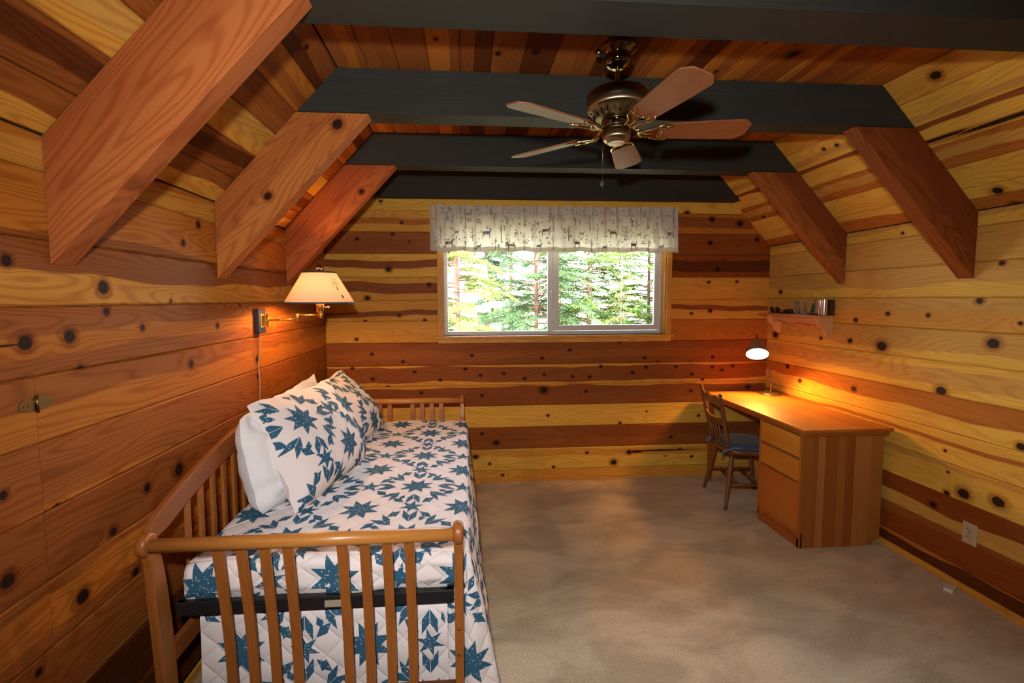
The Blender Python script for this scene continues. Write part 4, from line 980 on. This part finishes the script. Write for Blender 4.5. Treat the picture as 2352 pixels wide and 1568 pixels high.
o = MB().box(-.017, .017, -.034, .034, 0, .118, .002).build('dark_box', mat('dark_wood_box', (.06, .022, .010, 1), .5)); o.location = (2.748, 3.270, SZ); setp(o, 'dark brown upright box behind the metal cup at the near end of the wall shelf', 'box')
# dark glasses, folded
spec = empty('sunglasses', (2.675, 3.76, SZ), label='dark folded glasses at the far end of the wall shelf', cat='glasses')
ink = mat('dark_plastic', (.015, .020, .024, 1), .18)
for dy in (-.036, .036):
    MB().lathe([(0, .004), (.022, .003), (.028, 0), (.024, -.003), (0, -.003)], (0, 0, 0), 24, Matrix.Rotation(PI/2-.35, 3, 'Y')).build('lens', ink, spec, local=True).location = (-.012, dy, .029)
MB().tube([(-.014, -.064, .040), (-.014, -.036, .056), (-.014, 0, .044), (-.014, .036, .056), (-.014, .064, .040)], .003, 8).tube([(-.014, .064, .040), (.03, .05, .012), (.03, -.055, .008)], .0026, 8).tube([(-.014, -.064, .040), (.045, -.05, .012), (.045, .05, .008)], .0026, 8).build('frame', ink, spec, local=True)
o = MB().tube([(0, -.060, .018), (0, -.045, .024), (0, 0, .027), (0, .045, .024), (0, .060, .018)], [.006, .018, .020, .018, .006], 14, flat=.9).build('spectacle_case', ink); o.location = (2.70, 3.635, SZ-.003); setp(o, 'dark rounded case lying on the wall shelf between the glasses and the tall bottle', 'case')
o = MB().box(-.055, .055, -.10, .10, 0, .0025).build('paper_card', mat('pale_paper', (.50, .45, .33, 1), .7)); o.location = (2.682, 3.44, SZ); o.hide_render = False; setp(o, 'pale paper card lying flat under the glass bottles on the wall shelf', 'card')
for oo in [x for x in COL.objects if x.name.startswith('glass_bottle')]: oo.location.z += .0026
o = MB().tube([(0, -.05, .008), (0, -.04, .009), (0, .04, .009), (0, .05, .008)], [.003, .008, .008, .003], 10).build('pocket_knife', mat('dark_red_handle', (.12, .02, .015, 1), .3)); o.location = (2.632, 3.30, SZ); setp(o, 'dark red closed pocket knife at the front edge of the wall shelf', 'knife')

# ------------------------------------------------------------------ outlet, hinge, door stop and small hardware
ivory = mat('ivory_plastic', (.50, .40, .25, 1), .4); slotm = mat('slot_dark', (.03, .02, .012, 1), .6)
ou_ = MB().box(XR-.006, XR, 2.205, 2.277, .280, .400, .002).build('wall_outlet', ivory); at(ou_, (XR, 2.241, .28)); setp(ou_, 'ivory double power outlet low on the right wall near the camera', 'outlet')
rc = MB()
for z in (.318, .362): rc.box(XR-.008, XR-.005, 2.223, 2.259, z-.014, z+.014, .001)
rc = rc.build('receptacle', ivory, ou_)
sl = MB()
for z in (.318, .362):
    sl.box(XR-.0088, XR-.0075, 2.231, 2.2335, z, z+.009).box(XR-.0088, XR-.0075, 2.2475, 2.250, z, z+.009).box(XR-.0088, XR-.0075, 2.2385, 2.2435, z-.010, z-.005)
sl.box(XR-.0088, XR-.006, 2.2385, 2.2435, .338, .342).build('slot', slotm, rc)
hg = MB()
def oval(y0, y1, z):
    return [(y0+(y1-y0)*(.5+.5*math.cos(a)), z+.020*math.sin(a)*(1 if abs(math.sin(a)) < .99 else 1)) for a in [2*PI*k/24 for k in range(24)]]
hg.prism(oval(1.292, 1.362, 1.354), 0, XL, XL+.002).prism(oval(1.322, 1.392, 1.354), 0, XL, XL+.0022).tube([(XL+.004, DY1, 1.330), (XL+.004, DY1, 1.378)], .004, 10)
for y in (1.305, 1.318, 1.366, 1.379): hg.lathe([(0, .0015), (.003, .001), (.0035, 0)], (XL+.002, y, 1.354), 8, Matrix.Rotation(PI/2, 3, 'Y'))
hgo = hg.build('hinge', mat('aged_brass', (.20, .14, .06, 1), .35, 1), door, label='oval brass hinge')
o = MB().box(-.020, .020, -.034, .034, 0, .020, .002).build('eraser_block', mat('white_block', (.62, .60, .55, 1), .6)); o.rotation_euler = (0, 0, math.radians(-62)); o.location = (2.700, 2.268, .001); setp(o, 'small white block lying on the carpet against the right baseboard', 'block')
steel = mat('nail_steel', (.7, .66, .58, 1), .3, 1)
def nail(loc, ax, label):
    r = Matrix.Rotation(PI/2, 3, 'Y') if ax == 'x' else Matrix.Rotation(PI/2, 3, 'X')
    o = MB().lathe([(0, -.012), (.0022, -.012), (.0022, .012), (.005, .012), (.005, .014), (0, .0145)], (0, 0, 0), 10, r if ax != 'x' else Matrix.Rotation(-PI/2, 3, 'Y')).build('nail', steel); o.location = loc; return setp(o, label, 'nail')
nail((XR-.006, 2.765, 1.829), 'x', 'steel nail in a board joint high on the right wall between the two brown rafters')
nail((1.349, D-.006, .869), 'y', 'steel nail in the back wall below the right part of the window')

# ------------------------------------------------------------------ valances with a woodland print
rod = empty('curtain_rod', (.79, D-.06, 2.385), label='curtain rod inside the heading of the two printed valances', cat='rod')
MB().tube([(-.285, D, 2.385), (-.285, D-.06, 2.385), (-.265, D-.062, 2.385), (1.84, D-.062, 2.385), (1.86, D-.06, 2.385), (1.86, D, 2.385)], .006, 8).build('rod', mat('white_rod', (.6, .6, .58, 1), .4), rod)
vcl = bpy.data.materials.new('valance_cotton'); vcl.use_nodes = True; t = vcl.node_tree; t.nodes.clear(); T = NT(t)
d1 = T.n('ShaderNodeBsdfDiffuse'); d1.inputs[0].default_value = (.72, .68, .60, 1); d2 = T.n('ShaderNodeBsdfTranslucent'); d2.inputs[0].default_value = (.78, .72, .55, 1)
mx = T.n('ShaderNodeMixShader'); mx.inputs[0].default_value = .32; T.l(d1.outputs[0], mx.inputs[1]); T.l(d2.outputs[0], mx.inputs[2]); o_ = T.n('ShaderNodeOutputMaterial'); T.l(mx.outputs[0], o_.inputs[0])
prints = {k: mat('print_'+k, c, .9) for k, c in dict(brown=(.27, .17, .10, 1), grey=(.34, .36, .38, 1), blue=(.15, .20, .26, 1), green=(.40, .41, .20, 1), rust=(.48, .28, .17, 1), sand=(.55, .46, .33, 1)).items()}
deer = [(-.5, .52), (-.36, .62), (-.30, .45), (-.22, .30), (.42, .30), (.52, .22), (.50, .10), (.55, -.6), (.49, -.6), (.40, -.06), (-.15, -.02), (-.22, -.6), (-.28, -.6), (-.28, 0), (-.36, .22), (-.40, .42), (-.52, .44)]
def valance(x0, x1, z0, z1, seed, label):
    w = x1-x0; rnd = random.Random(seed)
    ph = [rnd.uniform(0, 6) for _ in range(4)]
    def surf(u, v):                                   # u 0..1 across, v height in metres from the bottom hem
        def P(u, v):
            h = z1-z0; rodz = h-.040
            x = x0+w*u+(-.012 if u < .02 else 0)+.006*math.sin(u*40+ph[0])
            hang = max(0, (rodz-v)/rodz)
            dep = .010*math.sin(u*w*62+ph[1])+.006*math.sin(u*w*113+ph[2])
            dep2 = (.016*math.sin(u*w*24+ph[3])+.010*math.sin(u*w*47+ph[0]))*hang**.7
            y = D-.062-.014-dep*(1-.6*hang)-dep2-.022*hang
            if v > rodz-.016: y = D-.062-.012-dep*1.1
            z = z0+v+(.006*math.sin(u*w*58+ph[1]) if v > h-.01 else 0)-(.006*math.sin(u*w*24+ph[3]+1))*hang
            if abs(v-(rodz-.016)) < .006: y += .008
            return Vector((x, y, z))
        p = P(u, v); n = (P(u+.002, v)-P(u-.002, v)).cross(P(u, v+.004)-P(u, v-.004)).normalized()
        return p, (n if n.y < 0 else -n)
    h = z1-z0; mb = MB(); mb.grid(lambda a, c: surf(a, c*h)[0], 150, 34)
    vo_ = mb.build('valance', vcl, fixn=False); at(vo_, ((x0+x1)/2, D-.07, z1-.04)); setp(vo_, label, 'curtain', 'printed valances over the window')
    # turned up hem, a second layer of cloth behind
    MB().grid(lambda a, c: surf(a, c*.040)[0]+Vector((0, .003, 0)), 150, 3).build('hem', vcl, vo_, fixn=False)
    M_ = {k: MB() for k in prints}
    def pt(u0, v0, a, b_, fl, s): return surf(min(1, max(0, u0+fl*a*s/w)), min(h-.002, max(.002, v0+b_*s)))
    def poly(col, u0, v0, pts, s, fl=1):
        b0 = len(M_[col].v); vs = []
        for a, b_ in pts: p, n = pt(u0, v0, a, b_, fl, s); vs.append(p+n*.0022)
        M_[col].add(vs, [tuple(range(len(vs)))])
    def ell(col, u0, v0, rx, rz, rot=0, n=8):
        poly(col, u0, v0, [(rx*math.cos(2*PI*k/n)*math.cos(rot)-rz*math.sin(2*PI*k/n)*math.sin(rot), rx*math.cos(2*PI*k/n)*math.sin(rot)+rz*math.sin(2*PI*k/n)*math.cos(rot)) for k in range(n)], 1)
    def line(col, u0, v0, a, b_, t0, t1):
        d = Vector((b_[0]-a[0], b_[1]-a[1])); n = Vector((-d.y, d.x)).normalized()
        poly(col, u0, v0, [(a[0]+n.x*t0, a[1]+n.y*t0), (b_[0]+n.x*t1, b_[1]+n.y*t1), (b_[0]-n.x*t1, b_[1]-n.y*t1), (a[0]-n.x*t0, a[1]-n.y*t0)], 1)
    def tree(u0, v0, s):
        line('brown', u0, v0, (0, -.055*s), (0, .035*s), .0022*s, .001*s)
        for k in range(9):
            a = -.9+1.8*k/8+PI/2; r = rnd.uniform(.022, .036)*s; y_ = rnd.uniform(-.01, .015)*s
            line('brown' if k % 3 else 'green', u0, v0, (0, y_), (r*math.cos(a), y_+r*math.sin(a)), .0009, .0005)
        for k in range(34):
            a = rnd.uniform(0, 2*PI); r = .031*s*rnd.random()**.5
            ell(rnd.choice(['green', 'green', 'sand', 'grey']), u0+r*math.cos(a)/w, v0+.018*s+r*1.1*math.sin(a), .0023, .0018, a, 5)
    rows = [(.045, 0), (.150, 1), (.245, 0)]; nx = int(w/.125)
    for r_, (vv, od) in enumerate(rows):
        for k in range(nx+1):
            u0 = (k+.5*od+.25)/(nx+.5)+rnd.uniform(-.008, .008)
            if not .03 < u0 < .97: continue
            ty = (k+r_*2) % 4; v0 = vv+rnd.uniform(-.012, .012)
            if ty in (0, 2): tree(u0, v0+.022, rnd.uniform(1.15, 1.5))
            elif ty == 1: poly('brown' if rnd.random() < .65 else 'grey', u0, v0+.012, deer, .066, rnd.choice((1, -1)))
            else: poly('grey' if rnd.random() < .5 else 'sand', u0, v0, deer, .05, -1)
    for k in range(int(w*230)):
        u0, v0 = rnd.uniform(.02, .98), rnd.uniform(.012, h-.012); q = rnd.random(); rot = rnd.uniform(0, 3)
        if q < .28:
            for j in range(4): ell(rnd.choice(['rust', 'grey', 'sand']), u0+rnd.uniform(-.010, .010)/w, v0+rnd.uniform(-.010, .010), .0016, .0016, 0, 6)
        elif q < .55:
            cc = rnd.choice(['green', 'blue', 'grey', 'rust'])
            for j in (-1, 0, 1): ell(cc, u0+.006*j/w, v0+.004*abs(j), .0026, .0065, -.7*j, 7)
        elif q < .72: ell(rnd.choice(['grey', 'sand', 'green']), u0, v0, .0065, .0095, rot*.2, 9)
        elif q < .84: poly(rnd.choice(['rust', 'sand', 'brown']), u0, v0, [(.010*math.cos(PI*j/7), .009*math.sin(PI*j/7)) for j in range(8)], 1)
        else:
            cc = rnd.choice(['blue', 'brown', 'grey']); ell(cc, u0, v0, .0035, .0115, rot*.15, 8); line(cc, u0, v0, (-.010, -.010), (.010, -.006), .0009, .0007)
    for k, mbk in M_.items():
        if mbk.v: mbk.build('print_'+k, prints[k], vo_, fixn=False, kind='stuff')
    return vo_
valance(-.283, .790, 2.040, 2.428, 3, 'left valance of the pair over the window, off-white cotton with a woodland print')
valance(.796, 1.865, 2.040, 2.428, 9, 'right valance of the pair over the window, off-white cotton with a woodland print')

# ------------------------------------------------------------------ outdoors
GZ = -1.3
gm = bpy.data.materials.new('dry_grass'); gm.use_nodes = True; T = NT(gm.node_tree); b = gm.node_tree.nodes['Principled BSDF']; tc = T.n('ShaderNodeTexCoord')
n1 = T.noise(tc.outputs['Object'], .35, 4, .6); n2 = T.noise(tc.outputs['Object'], 3, 4, .6)
c = T.mix(T.sstep(n1, .4, .6), (.52, .42, .30, 1), (.32, .36, .18, 1)); T.l(T.mix(T.m('MULTIPLY', n2, .5), c, (.5, .38, .26, 1)), b.inputs['Base Color']); b.inputs['Roughness'].default_value = .95
MB().box(-60, 60, D+.6, 26, GZ-.3, GZ).build('ground', gm, kind='structure')
MB().box(-60, 60, 26, 160, GZ-.3, GZ).build('meadow', mat('brown_meadow', (.030, .021, .017, 1), .95), kind='structure')
MB().box(-60, 60, 44, 50, GZ, GZ+.03).build('road', mat('asphalt', (.014, .015, .017, 1), .9), kind='structure')
cab = empty('neighbour_cabin', (-3.4, 15, GZ), label='pale sunlit cabin with a railed deck beyond the left window pane', cat='house')
siding = mat('pale_siding', (.62, .60, .54, 1), .8)
MB().box(-7.5, .35, 14, 18, GZ, 1.35).build('wall', siding, cab)
MB().prism([(13.3, 1.25), (16, 2.7), (18.7, 1.25), (18.7, 1.37), (16, 2.84), (13.3, 1.37)], 0, -7.9, .75).build('roof', mat('grey_roof', (.20, .19, .18, 1), .9), cab)
for x in (-6.3, -4.2, -1.6):
    f_ = MB().box(x-.55, x+.55, 13.96, 14.01, -.1, .95).build('window', mat('window_trim', (.35, .30, .24, 1), .7), cab)
    MB().box(x-.47, x+.47, 13.94, 13.97, -.02, .87).build('pane', mat('far_glass', (.05, .07, .08, 1), .1), f_)
MB().box(-7.5, .35, 12.2, 14, -.95, -.85).build('deck', mat('deck_boards', (.52, .42, .28, 1), .85), cab)
rl = mat('railing_paint', (.60, .50, .30, 1), .7)
MB().box(-7.5, .35, 12.2, 12.27, -.02, .04).build('handrail', rl, cab)
for k in range(14): MB().box(-7.45+k*.595, -7.40+k*.595, 12.21, 12.26, -1.28 if k % 4 == 0 else -.85, -.02).build('baluster', rl, cab)
bark = bpy.data.materials.new('reddish_bark'); bark.use_nodes = True; T = NT(bark.node_tree); b = bark.node_tree.nodes['Principled BSDF']; tc = T.n('ShaderNodeTexCoord')
n1 = T.noise(T.vm('MULTIPLY', tc.outputs['Object'], (9, 9, 2.5)), 1, 4, .7); T.l(T.mix(T.sstep(n1, .35, .65), (.05, .022, .015, 1), (.16, .08, .05, 1)), b.inputs['Base Color']); b.inputs['Roughness'].default_value = .95
bp = T.n('ShaderNodeBump'); bp.inputs['Strength'].default_value = .8; bp.inputs['Distance'].default_value = .03; T.l(n1, bp.inputs['Height']); T.l(bp.outputs[0], b.inputs['Normal'])
def leafm(name, c, tr_):
    m = bpy.data.materials.new(name); m.use_nodes = True; t = m.node_tree; t.nodes.clear(); T = NT(t)
    tc = T.n('ShaderNodeTexCoord'); n = T.noise(tc.outputs['Object'], 2.2, 2)
    col = T.mix(n, tuple(x*.75 for x in c[:3])+(1,), tuple(min(1, x*1.3) for x in c[:3])+(1,))
    d = T.n('ShaderNodeBsdfDiffuse'); l = T.n('ShaderNodeBsdfTranslucent'); T.l(col, d.inputs[0]); T.l(T.mix(.5, col, tr_), l.inputs[0])
    mx = T.n('ShaderNodeMixShader'); mx.inputs[0].default_value = .45; T.l(d.outputs[0], mx.inputs[1]); T.l(l.outputs[0], mx.inputs[2]); o_ = T.n('ShaderNodeOutputMaterial'); T.l(mx.outputs[0], o_.inputs[0]); return m
lf = [leafm('fir_needles', (.035, .06, .016, 1), (.2, .28, .06, 1)), leafm('fir_needles_yellow', (.06, .08, .02, 1), (.28, .32, .08, 1)), leafm('fir_needles_cool', (.028, .05, .023, 1), (.16, .24, .1, 1))]
def fir(x, y, H, R, r0, seed, mt, label, base=.8, dens=1.0):
    rnd = random.Random(seed); t_ = empty('fir_tree', (x, y, GZ), label=label, cat='tree', group='conifers outside the window')
    r0 *= .55
    MB().tube([(x, y, GZ-.1), (x+.02, y, GZ+H*.3), (x-.02, y, GZ+H*.7), (x, y, GZ+H)], [r0, r0*.85, r0*.5, .015], 12).build('trunk', bark, t_)
    mb = MB(); br = MB(); z = base
    while z < H*.97:
        k = 1-z/H; L = R*(k**.75)*rnd.uniform(.75, 1.15); nb = rnd.randint(4, 6)
        for j in range(nb):
            a = rnd.uniform(0, 2*PI); zz = GZ+z+rnd.uniform(-.12, .12); l = L*rnd.uniform(.65, 1.1)
            d = Vector((math.cos(a), math.sin(a), 0)); s_ = Vector((-d.y, d.x, 0)); droop = rnd.uniform(.12, .4)
            P = lambda q: Vector((x, y, zz))+d*(l*q)+Vector((0, 0, l*(.25*q-droop*1.5*q*q)))
            br.tube([P(0), P(.5), P(1)], [.018*l/2+.006, .008, .003], 4, smooth=False)
            nsp = int(l/.052*dens)
            for i in range(nsp):
                q = .18+.82*i/max(1, nsp-1); c_ = P(q); tl_ = (P(min(1, q+.05))-P(q-.05)).normalized()
                for sd in (1, -1):
                    w_ = (.20+.38*(1-q))*l*.40*rnd.uniform(.6, 1.2)+.06
                    dr = (s_*sd+tl_*.8+Vector((0, 0, rnd.uniform(-.55, .05)))).normalized(); e_ = c_+dr*w_
                    for kk in range(4):
                        m_ = c_+(e_-c_)*(kk/4); m2 = c_+(e_-c_)*((kk+1.3)/4)+Vector((0, 0, rnd.uniform(-.02, .02))); o1 = tl_*rnd.uniform(.012, .032)+Vector((0, 0, rnd.uniform(-.025, .015)))
                        mb.add([m_-o1*.6, m2, m_+o1*1.5], [(0, 1, 2)])
        z += .22*rnd.uniform(.8, 1.2)/dens
    mb.build('foliage', mt, t_, fixn=False, kind='stuff'); br.build('branches', bark, t_, fixn=False, kind='stuff')
fir(3.56, 13.0, 9.5, 3.2, .15, 1, lf[0], 'fir with a reddish trunk seen through the middle of the right window pane', base=2.3)
fir(-.15, 8.2, 7.5, 1.9, .09, 2, lf[1], 'bright yellow green young fir close outside the left part of the left window pane', base=.2)
fir(1.70, 11.0, 8.5, 2.6, .11, 3, lf[2], 'green fir with a thin grey trunk, right part of the left window pane', base=.6)
fir(5.65, 13.8, 8.2, 2.3, .12, 4, lf[0], 'green fir at the right edge of the right window pane', base=.3)
fir(.9, 19.5, 11, 3.3, .2, 5, lf[2], 'tall darker fir standing behind the firs of the left window pane', base=2.0)
fir(3.55, 10.2, 3.9, 1.25, .05, 6, lf[1], 'short young fir low in the right half of the right window pane', base=.15)
fir(6.2, 30, 14, 3.6, .28, 7, lf[0], 'distant fir between the trunk and the right edge of the right window pane', base=5.5, dens=.7)
fir(3.4, 34, 15, 3.8, .26, 8, lf[2], 'distant tall fir on the left of the reddish trunk in the right window pane', base=6, dens=.7)
fir(-1.5, 26, 13, 3.2, .24, 9, lf[1], 'distant fir at the far left of the left window pane', base=1.5, dens=.7)
fir(7.6, 11.5, 11, 3.4, .2, 12, lf[0], 'large fir whose branches reach in from the right side of the right window pane', base=.4)  # added to block skylight from the left wall; only its branch tips show
fir(6.3, 8.2, 9, 2.3, .16, 13, lf[2], 'unseen large fir added just beyond the right edge of the window view to block skylight', base=.3)  # added out of view, keeps skylight off the left wall
